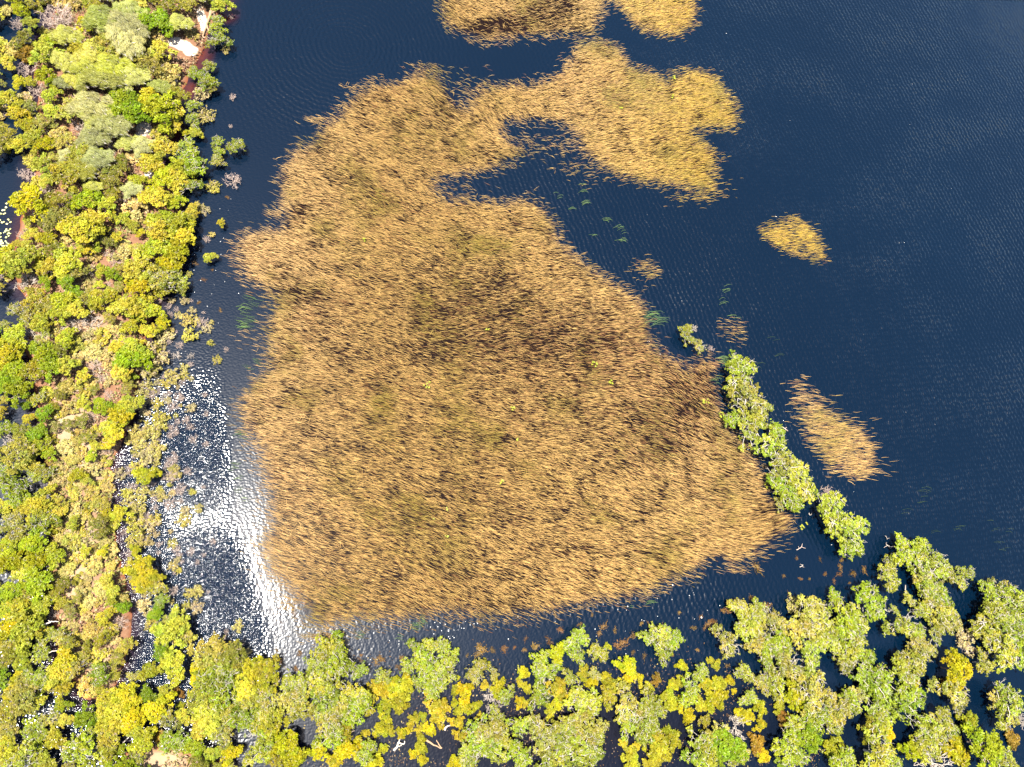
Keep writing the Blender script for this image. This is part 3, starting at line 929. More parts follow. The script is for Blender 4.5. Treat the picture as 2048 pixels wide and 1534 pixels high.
# every plant: x y r type in photo pixels (crown centre and radius)
PLANTS = """
1478,742,36P 1495,795,40P 1470,838,20P 1503,848,34P 1545,888,34P 1575,930,34P 1600,958,34P 1566,975,28P 1590,1000,20P 1560,1005,13P 1530,812,14P 1548,865,16P
1662,1018,36P 1700,1055,36P 1702,1095,24P 1656,986,14D 1372,665,17P 1397,690,15P 1384,680,8P 1390,657,7X 1422,697,6D
1806,1107,27P 1780,1124,16P 1777,1154,24P 1834,1104,28P 1850,1122,30P 1876,1136,28P 1844,1154,22P 1856,1172,26P 1888,1146,22P 1932,1146,18P 1920,1164,16P 1875,1188,26P 1859,1188,24P
1669,1196,17P 1741,1205,33P 1584,1209,15S 1622,1205,10S
1819,1200,14P 1788,1220,10P 1848,1222,19P 1886,1200,24P 1886,1227,28P 1903,1247,22P 1873,1262,22P 1806,1250,28P 1833,1262,18P 1838,1285,18P 1851,1300,22P 1823,1325,30P 1806,1347,30P 1823,1367,22G
1758,1342,16P 1756,1367,34P 1731,1357,26P 1808,1400,40P 1773,1400,28P 1761,1437,30P 1741,1457,24O 1773,1460,20G 1711,1390,22P 1698,1402,24P 1676,1417,30P 1621,1387,36P 1611,1357,22P 1591,1395,24Y
1631,1432,30P 1656,1445,26P 1618,1472,28N 1591,1452,24P 1573,1492,32P 1586,1512,28P 1666,1497,22G 1686,1520,26P 1753,1510,40P 1778,1520,24P 1858,1460,32P 1881,1437,26P 1898,1457,20P 1861,1490,32P 1823,1500,20Y
1871,1525,38X 1936,1442,22G 1911,1500,28G 1971,1495,36N 2006,1520,28P 1911,1342,33Y 1903,1380,30P 1918,1402,20P 1933,1280,20S 1966,1327,20P 2006,1297,36P 1986,1280,26P 1986,1185,26P 2011,1180,24P 2026,1200,32P
1986,1232,36P 2011,1245,34P 2034,1232,30P 2036,1270,32P 2040,1310,28P 2018,1407,34P 1996,1400,22P 2021,1430,22P 2045,1440,14X 2026,1477,15B 1890,1362,8B
1623,1232,36P 1598,1255,34P 1641,1245,30P 1696,1250,34P 1711,1235,26P 1676,1262,28P 1661,1285,26P 1706,1290,32P 1721,1312,26P 1693,1322,22P 1623,1305,26P 1546,1242,26P 1551,1290,30P 1561,1310,26P 1578,1337,28P 1551,1370,26P 1558,1415,14G 1568,1437,14B
1156,1277,25P 1154,1310,18P 1196,1305,20P 1216,1293,7G 1114,1307,18Y 1079,1325,24P 1094,1345,26P 1046,1344,12G 1169,1345,14G 1139,1355,16P 1189,1347,14P 1209,1355,12G 1184,1367,12G 1221,1377,20G 1254,1330,18Y 1261,1347,16G 1249,1367,14G
1281,1355,8G 1293,1375,14G 1311,1360,11B 1079,1390,26P 1111,1377,22G 1114,1410,12G 1134,1397,10G 1041,1367,8G 1054,1375,10G 1039,1405,10G 1054,1407,8G 1099,1427,12G 1166,1402,34P 1174,1420,22P 1219,1395,18O 1254,1412,32P 1294,1407,24P 1311,1422,24P
1256,1445,26P 1294,1457,28P 1279,1432,20P 1319,1275,27P 1294,1275,16P 1346,1275,24P 1326,1303,22P 1363,1330,11G 1401,1345,18P 1359,1362,14G 1346,1372,10G 1379,1387,26P 1339,1402,20G 1356,1410,16G 1401,1410,14G 1379,1432,14G 1414,1367,14G
1436,1367,16G 1436,1397,24G 1459,1360,10G 1421,1320,8G 1434,1330,9G 1454,1285,28P 1489,1222,24P 1504,1234,32P 1519,1222,20P 1499,1257,26P 1516,1285,26P 1529,1312,24P 1489,1345,20P 1499,1395,18P 1469,1382,6G 1519,1417,16G 1476,1425,10G 1494,1435,16G 1524,1365,22P
1409,1442,12O 1474,1452,22X 1434,1475,30P 1414,1500,34P 1454,1495,34N 1399,1520,26P 1474,1510,24P 1514,1485,16B 1521,1450,12G 1526,1510,14G 1344,1480,20G 1319,1497,26G 1306,1520,20G 1266,1500,14G 1264,1527,18G 1246,1485,9G 1289,1497,6G
1086,1475,34P 1124,1462,34P 1149,1457,28P 1184,1470,34P 1106,1507,36P 1154,1505,38P 1186,1500,30P 1039,1452,22P 1039,1510,26P
649,1303,32P 672,1300,26P 677,1325,32P 637,1335,30P 647,1365,34P 587,1365,24P 584,1395,30P 607,1382,26P 599,1420,24P 652,1400,36P 702,1392,32P 712,1415,32P 672,1425,34P 652,1445,30P 662,1475,28P 684,1462,20O 722,1341,16P 762,1350,15P 774,1358,9P
737,1410,16O 757,1382,20G 784,1375,18G 809,1375,20G 777,1410,18G 799,1412,16G 812,1357,10G 769,1437,12G 764,1457,16G 783,1462,9G 752,1467,8G 732,1467,8G 867,1290,20P 837,1300,20P 889,1297,16P 819,1330,20P 852,1325,28P 882,1335,26P 909,1310,13P 897,1352,16P
859,1355,22P 867,1380,22P 872,1412,24G 879,1430,16G 837,1365,14P 829,1435,12G 847,1432,8G 859,1457,13G 807,1465,12G 822,1447,8G 837,1457,9G 842,1477,10G 842,1495,12G 829,1507,10G 844,1520,10G 954,1340,20P 972,1327,10G 987,1347,12P 949,1357,14P 917,1355,4G 912,1380,10G 929,1387,18G
909,1407,8G 934,1412,14G 952,1412,10G 919,1422,10G 914,1444,13G 969,1372,9G 999,1375,18G 1012,1390,18P 980,1390,14X 987,1412,16X 959,1432,7G 994,1437,20P 882,1454,7G 924,1472,14G 952,1462,26P 977,1462,30P 999,1475,26P 967,1492,30P 987,1500,26P 932,1505,20P 942,1522,20P 912,1525,14G
639,1505,16Y 709,1495,24G 682,1505,18G 732,1505,22P 747,1525,18G 667,1525,14G 767,1497,10G 524,1340,26O 527,1375,28O 534,1415,30P 537,1445,30O 527,1475,30P 574,1495,30Y 592,1515,22Y 557,1517,24O 522,1505,26P
342,1242,18O 357,1245,22Y 340,1267,28Y 365,1270,20O 325,1305,18N 347,1330,26Y 300,1342,18Y 322,1202,16P 312,1225,14N 287,1210,14S 295,1165,20Y 275,1165,14Y 308,1174,20P 420,1305,34O 450,1310,30O 470,1330,22O 437,1335,34P 400,1350,22Y 430,1367,36P 405,1390,30O 435,1400,30P 410,1420,26Y 445,1420,24O
490,1375,26Y 500,1340,22Y 495,1400,24O 470,1435,26P 500,1437,24P 425,1442,26Y 400,1457,22Y 447,1465,24P 390,1492,20N 350,1482,24P 332,1485,16P 315,1417,24Y 332,1435,22P 330,1382,14Y 365,1432,14Y 362,1412,8G 317,1472,14B 355,1385,10B 285,1485,22Y 217,1477,26O 212,1502,20O 165,1500,34P 180,1472,20P
250,1390,24Y 235,1402,20Y 212,1415,22Y 237,1427,26Y 265,1430,26Y 215,1445,22Y 272,1452,20Y 130,1322,24Y 117,1347,24Y 127,1375,18Y 150,1335,20P 132,1440,14Y 110,1477,20Y 42,1390,30O 32,1375,22Y 80,1400,13Y 75,1355,24P 45,1320,18Y 15,1312,24O 50,1257,34Y 25,1255,30Y 72,1250,20Y 37,1210,20Y 27,1182,22N
75,1165,28N 60,1182,20O 82,1215,20Y 12,1220,16Y 105,1267,18P 125,1275,18P 140,1290,18O 20,1290,22P 45,1290,18Y 82,1305,20P 17,1495,22Y 50,1510,30P 75,1475,20P 62,1455,20P 15,1462,20O 85,1520,22Y 57,1420,12O 10,1425,24O 175,1375,18L
260,813,22Y 240,835,24Y 220,853,16Y 210,815,18N 290,950,20Y 282,1135,24Y 240,1028,18Y 215,973,12L 227,873,20Y 37,780,26N 10,775,16N 70,873,18N 77,893,20O 37,908,32O 15,888,22X 57,923,20Y 10,943,18P 25,975,26P 37,998,22P 80,1005,26Y 60,1018,22Y 85,1038,26P 70,1080,24N 30,1050,26P 15,1098,24Y 25,1123,24Y
115,1028,16Y 75,1118,24Y 47,1138,20Y 112,1113,20Y 87,943,20P 70,953,16P 100,908,14N 92,825,16N 82,860,14N 270,1100,10Y
442,445,8Y 419,514,11Y 375,639,12S 388,641,9S 402,644,11D 384,620,6S 378,672,14S 352,711,9X 380,711,7X 380,728,6D 347,751,14S 367,751,7S 307,721,24S 300,741,18S 305,696,12S 452,699,5D 410,421,8S 397,411,8S 425,469,6S 412,478,7D 377,549,6S
290,778,14S 302,788,10D 327,793,8X 315,808,9S 345,813,10D 360,795,10D 384,815,9S 320,835,11S 317,853,13S 372,840,8D 381,854,7D 350,863,10D 300,865,16S 272,868,16S 265,880,12S 290,893,16S 310,900,14S 295,913,16S 307,918,12S 345,920,12D 387,878,8D 412,887,6D 242,948,10S 260,940,10D 275,933,12S
265,973,10D 255,985,10S 282,990,13S 260,1003,11S 322,993,9S 360,980,12D 345,985,7S 277,1020,14S 272,1038,14S 300,1048,14S 310,1040,11S 272,1060,14S 287,1078,11S 277,1090,9S 312,1070,6S 396,1018,8S 367,1040,11S 382,1103,8D 352,1100,9D 427,1083,6D 340,953,14D 350,948,11S 375,943,8D 337,1008,11D
345,1182,11D 395,1182,12S 372,1210,7S 392,1215,10S 475,1252,9S 452,1264,5D 477,1302,7S 497,1304,6S 435,285,14P 437,305,13P 435,322,13P 472,291,16P 467,359,15D 425,372,11S 465,194,7D 462,33,5D 452,100,7S 460,252,4D 430,380,8S
435,50,20P 437,75,18P 425,85,12P 415,130,12P 425,133,8P 400,150,16P 415,165,18P 385,143,12P 422,170,12O 405,190,14S 385,210,13P 385,240,16P 390,265,12Y 410,232,14S 370,265,7Y 325,220,34Y 347,232,24Y 300,205,24Y 250,200,24N 237,225,28N 270,225,28N 325,300,26Y 375,300,24P 385,325,26P 360,335,22Y 395,340,13P
325,360,24Y 350,362,24Y 375,372,20P 440,8,18Y 322,45,24N 332,55,16P 378,62,12L 393,76,7L 212,42,28C 250,55,28C 207,100,32O 250,87,30C 195,117,26C 187,150,26C 212,162,28C 165,107,22Y 225,140,28C 275,110,26O 262,32,24C 287,45,24N 262,65,26C 187,217,30C 145,220,26O 200,235,26C 225,255,26C 170,262,22D 190,282,22C
140,287,22O 170,310,26O 200,325,24C 137,350,30O 160,345,24C 225,355,24O 112,45,28D 125,37,26D 55,107,22B 270,421,22L 245,504,18L 227,551,14N 162,459,34Y 187,446,26Y 117,441,28O 62,409,32Y 120,409,24O 175,404,24N 215,414,20Y 312,399,24Y 337,446,32Y 362,471,26Y 325,466,28Y 312,496,26Y 350,504,26Y 332,529,22Y
280,539,30Y 307,554,28P 332,564,26P 355,559,18P 365,576,12O 320,581,16O 385,421,14Y 370,446,18Y 135,524,28Y 115,511,24O 100,539,22Y 155,544,20O 45,524,30Y 15,519,24Y 137,564,18N 95,564,14N 75,601,26O 155,591,14N 205,544,12Y 270,616,26Y 292,624,22Y 240,616,18Y 322,636,12Y 327,649,11Y 297,661,16Y 325,671,15S 340,661,8S
262,654,16Y 270,701,22Y 262,721,26N 240,696,18Y 217,716,16L 245,741,20Y 105,609,20O 125,604,22Y 150,624,20Y 120,629,20Y 50,626,26P 85,646,20Y 32,671,24Y 15,704,26Y 25,734,22N 87,709,24N 107,701,20O 75,739,26O 105,734,24N 132,734,20Y 15,754,18N 87,679,16P 135,679,18Y 150,691,16L
62,676,22X 180,646,22X 140,654,16X 57,566,22X 185,544,10X 150,421,16D 250,399,10X 50,754,18D 277,690,12Y 215,295,18D 240,110,16D
"""
plants = []
for tok in PLANTS.split():
    x_, y_, rt = tok.split(',')
    plants.append((float(x_), float(y_), float(rt[:-1]), rt[-1]))

# scattered tufts in the shallows off the bank
rs = np.random.default_rng(61)
for step in range(1700):
    x_, y_ = rs.uniform(240, 440), rs.uniform(600, 1260)
    edge = np.interp(y_, [600, 690, 780, 880, 960, 1060, 1160, 1260], [338, 312, 290, 268, 250, 246, 262, 300])
    if x_ < edge or rs.uniform() > math.exp(-(x_ - edge) / 38.0):
        continue
    r_ = rs.uniform(3.5, 8)
    if all(math.hypot(x_ - q[0], y_ - q[1]) > 0.8 * (r_ + q[2]) for q in plants):
        plants.append((x_, y_, r_, rs.choice(['S', 'S', 'D'])))

# fill the rest of the wooded bank
FOREST = [(470, -60), (440, 10), (400, 70), (380, 140), (345, 200), (330, 280), (325, 330), (360, 390), (365, 480), (325, 590), (290, 690), (255, 790), (225, 900),
          (215, 1000), (228, 1100), (245, 1200), (262, 1300), (300, 1400), (420, 1470), (520, 1560), (-60, 1590), (-60, -60)]
POOLS = [(15, 400, 58), (0, 350, 50), (35, 330, 24), (8, 455, 34), (0, 500, 30), (12, 65, 26), (25, 605, 26), (18, 835, 20), (42, 835, 14), (48, 948, 18), (38, 1068, 12), (38, 1345, 30), (70, 1330, 16), (100, 1412, 22), (148, 1392, 20),
         (300, 1457, 16), (120, 1452, 14), (150, 1405, 18), (290, 1255, 24), (330, 1350, 0), (370, 1370, 14), (255, 1475, 14), (365, 95, 36), (402, 38, 22), (292, 262, 18), (345, 1400, 14), (200, 1530, 20), (260, 1525, 20), (10, 590, 24), (70, 1450, 10), (330, 1512, 40), (390, 1515, 30), (100, 20, 12)]
rf = np.random.default_rng(99)
for step in range(9000):
    x_, y_ = rf.uniform(-14, 520), rf.uniform(-14, 1548)
    if not in_poly(np.array([x_]), np.array([y_]), FOREST)[0]:
        continue
    if any(math.hypot(x_ - a_, y_ - b_) < c_ for a_, b_, c_ in POOLS):
        continue
    dry_strip = 85 < x_ < 245 and 600 < y_ < 1340 and in_poly(np.array([x_]), np.array([y_]), LAND)[0]
    if dry_strip:
        t_ = rf.choice(['L', 'L', 'L', 'L', 'O', 'Y', 'D'])
        r_ = rf.uniform(9, 16)
        lim = 0.78
    elif y_ < 420 and x_ > 110:
        t_ = rf.choice(['C', 'O', 'Y', 'C', 'L', 'O'])
        r_ = rf.uniform(14, 24)
        lim = 0.72
    elif y_ < 620:
        t_ = rf.choice(['Y', 'O', 'L', 'Y', 'Y', 'D', 'O'])
        r_ = rf.uniform(8, 26)
        lim = 0.72
    else:
        t_ = rf.choice(['Y', 'O', 'P', 'Y', 'P', 'O', 'N'])
        r_ = rf.uniform(8, 25)
        lim = 0.78 if y_ < 1150 else 0.86
    if all(math.hypot(x_ - q[0], y_ - q[1]) > lim * (r_ + q[2]) for q in plants):
        plants.append((x_, y_, r_, t_))

GAIN = {'P': 1.04, 'Y': 1.08, 'O': 1.08, 'N': 1.08, 'G': 1.02, 'B': 1.1, 'L': 1.2, 'C': 1.12, 'D': 1.05, 'X': 1.05, 'S': 1.1}
records = []          # (object, look, px, py, r, type)
count = {}
for x_, y_, r_, t_ in plants:
    nm, cat, cols, hr = STYLE[t_]
    pr = PROTO[t_]
    i = count.get(t_, 0)
    count[t_] = i + 1
    p = pr[i % len(pr)]
    rad = r_ * mpp(x_, y_) * GAIN[t_] * (0.93 if t_ == 'P' and y_ > 1270 and 560 < x_ < 1560 else 1.0)
    hc = rad * hr * (0.55 if hr > 1.2 else 0.4) + (0.6 if hr > 1.2 else 0.05)     # height of the crown's middle
    xy = at(x_, y_, hc)
    gz = float(ground_z(xy[0], xy[1]))
    root = bpy.data.objects.new(nm, None)
    root.empty_display_size = 0.3
    COL.objects.link(root)
    lift = hc - 0.42 * rad if hr > 1.2 else 0.0
    root.location = (float(xy[0]), float(xy[1]), gz)
    rz = rf.uniform(0, 6.283) if t_ != 'C' else rf.normal(0, 0.25)
    root.rotation_euler = (0, 0, rz)
    pale = rf.uniform(0, 0.028) if (x_ < 520 and t_ in 'YOCL') else 0.0
    col = (np.array(cols[rf.integers(len(cols))]) + pale * np.array([1.1, 0.95, 0.75])) * rf.uniform(0.80, 1.22) * np.array([rf.uniform(.94, 1.08), 1, rf.uniform(.9, 1.1)])
    zs = rad * rf.uniform(0.9, 1.1)
    for part, me in p.items():
        pn = {'trunk': 'trunk' if hr > 1.1 and t_ not in 'DX' else 'stem'}.get(part, part)
        o = bpy.data.objects.new(pn, me)
        COL.objects.link(o)
        o.parent = root
        o.scale = (rad, rad, zs)
        o.location = (0, 0, lift)
        o.color = (*[float(q) for q in col], 1)
    tag(root, None, cat, GROUP[t_])
    size = 'big ' if rad > 2.6 else ('small ' if rad < 1.2 and t_ in 'PYON' else '')
    records.append((root, size + LOOK[t_], x_, y_, r_, t_))

# ------------------------------------------------------------------ submerged weed
WEEDS = """1121,1260,9 1051,1280,7 1069,1292,12 1096,1282,12 1049,1300,7 1208,1250,11 1199,1267,9 1229,1259,8 1283,1247,7 1249,1282,16 1266,1272,10 1236,1292,10 1266,1305,8 1289,1315,8 1359,1225,6 1159,1250,7 1184,1230,5
1321,1257,9 1431,1245,8 1416,1250,10 1424,1262,9 1401,1235,6 1409,1257,6 1454,1222,10 1446,1222,8 1503,1195,8 1489,1205,6 1386,1257,8 1029,1295,6 552,1300,6 599,1307,9 562,1322,6 592,1337,9 609,1347,6 722,1310,5 719,1320,8 762,1317,12 750,1322,8 802,1315,8 799,1335,9
962,1297,16 954,1312,10 1009,1297,12 934,1310,5 985,1300,9 1517,1139,15 1593,1117,6 1682,1136,9 1683,1120,7 1676,1150,9 1707,1148,11 1669,1163,6 1699,1166,5 1730,1142,9 1619,1158,5 1600,1158,6 1650,1148,6 1577,1187,6 1501,1196,8 1533,1209,13 1425,1244,11 1641,1120,6 1568,1152,6
392,526,7 455,395,6 405,560,7 425,540,5 440,620,6 398,605,6 1295,1245,5 1345,1310,6 1455,1330,6 1395,1300,6""".split()
rw = np.random.default_rng(5)
wproto = []
for i in range(4):
    m = 130
    an = rw.uniform(0, 6.283, m)
    dd = np.abs(rw.normal(0, 0.3, m))
    bl = rw.uniform(-0.62, 0.62, (7, 2)) * np.array([1, 0.8])
    ci = bl[rw.integers(0, 7, m)]
    P = np.stack([ci[:, 0] + np.cos(an) * dd, ci[:, 1] + np.sin(an) * dd, 0.02 + 0.08 * rw.uniform(0.1, 1, m)], 1)
    N = rand_unit(m, rw) * 0.45 + np.array([0, 0, 1.0])
    N /= np.linalg.norm(N, axis=1, keepdims=True)
    V, Q = leaves(P, N, rw.uniform(0.08, 0.17, m), 2.0, rw)
    V[:, 2] = np.maximum(V[:, 2], 0.008)
    wproto.append(quad_mesh("water_weed", V, Q, M_LEAF, np.repeat(tint_rows(m, .45, 1.25, rw), 4, 0)))
for i, s in enumerate(WEEDS):
    x_, y_, r_ = map(float, s.split(','))
    xy = at(x_, y_)
    rad = r_ * mpp(x_, y_) * 1.1
    o = link("water_weed", wproto[i % 4])
    o.location = (float(xy[0]), float(xy[1]), 0.0)
    o.scale = (rad, rad * rw.uniform(.6, .9), rad * 0.8)
    o.rotation_euler = (0, 0, rw.uniform(0, 6.28))
    o.color = (*[float(q) for q in (np.array([0.095, 0.048, 0.012]) * rw.uniform(.55, 1.3) * np.array([1, rw.uniform(.85, 1.25), 1]))], 1)
    tag(o, None, "water weed", "orange water weed at the surface")
    records.append((o, 'patch of orange-brown water weed', x_, y_, r_, 'W'))

# ------------------------------------------------------------------ green rush clumps
RUSH = """500,600,24,12 490,622,22,12 495,640,24,14 488,655,20,12 480,645,14,6 515,722,16,8 500,738,14,6 478,868,18,12 470,930,16,10 478,957,16,5 480,978,14,6 490,1000,14,6 720,1270,16,8 795,1275,18,4 832,1250,22,14 845,1243,14,8 1310,640,30,26 1452,722,24,22 1305,1205,14,7
1165,385,14,6 1170,408,16,8 1215,442,14,8 1236,456,12,6 1246,465,10,5 1187,472,12,5 1242,481,14,7 1165,370,10,5 1140,420,14,5 1450,577,16,6 1445,605,12,6 1466,632,16,5 1560,715,16,5 1515,735,14,7 1552,680,14,5 1850,985,18,6 1843,1003,14,6 1815,1020,16,5 1920,1052,14,4 1912,1060,12,4
1975,1043,10,3 1988,1058,12,3 2015,1060,10,3 2003,1100,14,4 1870,1065,16,5 1995,1085,14,4 1118,392,10,4 1260,1210,6,3 1435,760,14,8""".split()
rr = np.random.default_rng(17)
for s in RUSH:
    x_, y_, ln, nb_ = map(float, s.split(','))
    n = max(2, int(nb_ * (0.75 if x_ < 1500 else 0.5)))
    mp_ = mpp(x_, y_)
    xy = at(x_, y_)
    L = ln * mp_
    ang = np.radians(rr.uniform(-5, 18) + rr.normal(0, 9, n))
    sg = 1 if (x_ > 900 or rr.uniform() < 0.5) else -1
    u = np.stack([np.cos(ang), -np.sin(ang)], 1) * sg
    side = np.stack([-u[:, 1], u[:, 0]], 1)
    base = rr.normal(0, 1, (n, 2)) * np.array([L * 0.28, max(0.35, L * 0.22)])
    ll = (L * rr.uniform(0.7, 1.25, n))[:, None]
    w = 0.019 if x_ < 1500 else 0.013
    cv = rr.normal(0.1, 0.06, n)[:, None] * ll
    pts = [base - u * ll * 0.5, base - u * ll * 0.1 + side * cv, base + u * ll * 0.25 + side * cv * 0.8, base + u * ll * 0.5]
    hz = [-0.05, 0.55, 0.75, 0.6]
    ws = [w, w, w * 0.8, w * 0.1]
    V = np.zeros((n, 8, 3))
    for j in range(4):
        for q, sgn in ((0, -1), (1, 1)):
            V[:, 2 * j + q, :2] = pts[j] + side * ws[j] * sgn
            V[:, 2 * j + q, 2] = hz[j] + 0.01 * sgn
    b8 = np.arange(n)[:, None] * 8
    Q = np.concatenate([b8 + np.array([[0, 1, 3, 2]]), b8 + np.array([[2, 3, 5, 4]]), b8 + np.array([[4, 5, 7, 6]])])
    C = np.repeat(tint_rows(n, .7, 1.3, rr)[:, None, :], 8, 1).reshape(-1, 3)
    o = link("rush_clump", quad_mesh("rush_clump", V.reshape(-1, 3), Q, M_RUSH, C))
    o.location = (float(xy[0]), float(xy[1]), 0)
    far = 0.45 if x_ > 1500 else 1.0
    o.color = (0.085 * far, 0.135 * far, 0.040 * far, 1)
    tag(o, None, "rushes", "green rushes rising from the lake")
    records.append((o, 'clump of long green rush blades' if n > 5 else 'few thin green rush blades', x_, y_, ln / 2, 'R'))

# ------------------------------------------------------------------ lily pads
LILY = """855,769,9,9 1190,727,8,8 1222,764,5,5 1025,815,6,6 1412,802,8,10 1443,830,7,8 1535,970,8,9 1604,1054,5,7 1613,1049,4,3 1002,965,6,6 975,658,4,4 895,1018,4,4 893,1072,4,3 1035,880,4,4 1347,155,5,5 1345,193,5,5 1242,217,4,4 648,1283,9,9 868,1035,3,2 728,480,4,3"""
LILYP = """12,440,12,9 6,470,14,16 18,462,9,7 8,490,10,14 15,410,8,5 4,425,8,5"""
rl = np.random.default_rng(23)


def pad_mesh(n, spread, size, z=0.03):
    Vs, Qs = [], []
    base = 0
    for i in range(n):
        an, d = rl.uniform(0, 6.28), spread * math.sqrt(rl.uniform(0, 1))
        c = np.array([math.cos(an) * d, math.sin(an) * d])
        s = size * rl.uniform(.7, 1.2)
        a0 = rl.uniform(0, 6.28)
        ring = a0 + np.linspace(0.18, 2 * math.pi - 0.18, 10)
        zz = z + 0.006 * i
        up = rl.uniform(0, 0.25)
        pts = np.array([[c[0], c[1], zz]] + [[c[0] + math.cos(t) * s, c[1] + math.sin(t) * s, zz + up * s * (1 + math.cos(t)) * 0.5] for t in ring])
        Vs.append(pts)
        for j in range(1, 10, 2):
            Qs.append((base, base + j, base + j + 1, base + min(j + 2, 10)) if j < 9 else (base, base + 9, base + 10, base + 10))
        base += 11
    Q = [q for q in Qs if len(set(q)) == 4]
    return np.concatenate(Vs), np.array(Q)


for src, tintc, look, hz, gp in ((LILY, (0.17, 0.18, 0.018), 'cluster of bright yellow-green floating leaves', 0.62, 'yellow leaf clusters among the reeds'),
                                 (LILYP, (0.42, 0.42, 0.20), 'scatter of pale lily pads on the pool', 0.03, 'lily pads on the left pool')):
    for s in src.split():
        x_, y_, r_, n = map(float, s.split(','))
        n = int(n)
        mp_ = mpp(x_, y_)
        z = hz if hz < 0.1 or x_ < 1590 else 0.03
        xy = at(x_, y_, z)
        root = bpy.data.objects.new("lily_cluster", None)
        COL.objects.link(root)
        root.location = (float(xy[0]), float(xy[1]), 0)
        for i in range(n):
            an, d = rl.uniform(0, 6.28), r_ * mp_ * 0.9 * math.sqrt(rl.uniform(0, 1))
            s_ = 1.9 * mp_ * rl.uniform(.7, 1.2)
            V, Q = pad_mesh(1, 0.0, s_)
            o = link("lily_leaf", quad_mesh("lily_leaf", V, Q, M_PAD, np.repeat(tint_rows(1, .8, 1.15, rl), len(V), 0)), root)
            o.location = (math.cos(an) * d, math.sin(an) * d, z + 0.007 * i)
            o.color = (*tintc, 1)
            if z > 0.1:
                Vt, Qt = tubes([(np.array([[0, 0, -z - 0.05], [0.03, 0.02, -z * .5], [0, 0, 0.028]]), np.array([0.012, 0.012, 0.01]))], 3)
                ot = link("leaf_stalk", quad_mesh("leaf_stalk", Vt, Qt, M_PAD, np.ones((len(Vt), 3))), o)
                ot.color = (0.12, 0.14, 0.03, 1)
        tag(root, None, "water lily", gp)
        records.append((root, look, x_, y_, r_, 'Q'))

# ------------------------------------------------------------------ dead wood
def snag(name, paths, mat, label, cat, h=0.25, rad=0.14):
    """paths: trunk first, then limbs, each a list of photo pixels with an optional height"""
    p0 = at(paths[0][0][0], paths[0][0][1], h)
    root = bpy.data.objects.new(name, None)
    COL.objects.link(root)
    root.location = (float(p0[0]), float(p0[1]), 0)
    for i, path in enumerate(paths):
        pts = []
        for q in path:
            hz_ = q[2] if len(q) > 2 else h
            w_ = at(q[0], q[1], hz_)
            pts.append((w_[0] - p0[0], w_[1] - p0[1], hz_))
        pts = np.array(pts)
        t = np.linspace(0, len(pts) - 1, 3 * len(pts))
        sm = np.stack([np.interp(t, np.arange(len(pts)), pts[:, c_]) for c_ in range(3)], 1) + rl.normal(0, 0.025, (len(t), 3))
        rr_ = np.linspace(rad if i == 0 else rad * .6, rad * 0.35, len(t))
        V, Q = tubes([(sm, rr_)], 7)
        link("trunk" if i == 0 else "limb", quad_mesh("limb", V, Q, mat), root)
    tag(root, label, cat, None)
    return root


snag("fallen_log", [[(424, 12), (420, 30), (413, 50), (405, 74)], [(421, 28), (430, 22)], [(413, 50), (418, 62)]], M_LOG, "long brown fallen log along the bank beside the narrow strip of white sand", "log", 0.45, 0.35)
snag("dead_snag", [[(788, 1500, .2), (794, 1494, .4), (797, 1484, .6), (800, 1479, .5)], [(797, 1486, .6), (808, 1488, .5), (810, 1482, .3)], [(794, 1493, .4), (803, 1491, .2)]], M_DEAD, "crooked bleached snag lying in dark swamp water near the bottom edge", "dead wood", 0.3, 0.2)
snag("fallen_log", [[(853, 1480), (868, 1490), (883, 1497)], [(883, 1496), (878, 1488), (873, 1480)]], M_LOG, "two brown logs meeting in a V among golden shrubs near the bottom edge", "log", 0.15, 0.17)
snag("dead_snag", [[(889, 1460), (893, 1454), (901, 1450)]], M_DEAD, "short pale log between golden shrubs beside the round yellow bush", "dead wood", 0.2, 0.2)
snag("dead_snag", [[(1774, 1078, .1), (1772, 1073, .7), (1770, 1071, 1.0)], [(1774, 1078, .3), (1779, 1076, .7)]], M_DEAD, "small white snag poking from open water, the upper of two beside the right swamp trees", "dead wood", 0.2, 0.066)
snag("dead_snag", [[(1775, 1091, .1), (1772, 1087, .6), (1773, 1085, .9)], [(1775, 1091, .3), (1768, 1095, .4)], [(1775, 1091, .3), (1783, 1094, .5), (1789, 1092, .6)], [(1778, 1093, .3), (1782, 1098, .3)]], M_DEAD, "forked white snag in open water, the lower of two beside the right swamp trees", "dead wood", 0.2, 0.066)
snag("dead_snag", [[(1618, 1026), (1619, 1030), (1623, 1029), (1623, 1025)]], M_DEAD, "small white U-shaped stick afloat beyond the tip of the main reed bed", "dead wood", 0.12, 0.049)
snag("dead_snag", [[(1700, 1211, .1), (1703, 1204, .5)]], M_DEAD, "short pale stake in the dark water beside the lone round tree", "dead wood", 0.2, 0.12)
snag("dead_snag", [[(1811, 1186, .1), (1810, 1178, .8), (1811, 1170, 1.4)]], M_DEAD, "upright pinkish dead trunk in the gap among the right swamp trees", "dead wood", 0.2, 0.14)
snag("dead_snag", [[(1567, 855, .1), (1571, 858, .3), (1576, 862, .3)], [(1571, 857, .3), (1574, 854, .3)]], M_TWIG, "small brown twig afloat right of the tree line", "dead wood", 0.15, 0.09)
snag("dead_snag", [[(1402, 1234), (1404, 1237)]], M_DEAD, "short white floating stick near the orange weed above the round swamp tree", "dead wood", 0.1, 0.16)
snag("dead_snag", [[(1600, 1134, .1), (1606, 1130, .4), (1600, 1128, .6)], [(1603, 1132, .3), (1608, 1135, .3)]], M_DEAD, "small white branching stick in the water below the reed bed's tip", "dead wood", 0.15, 0.049)
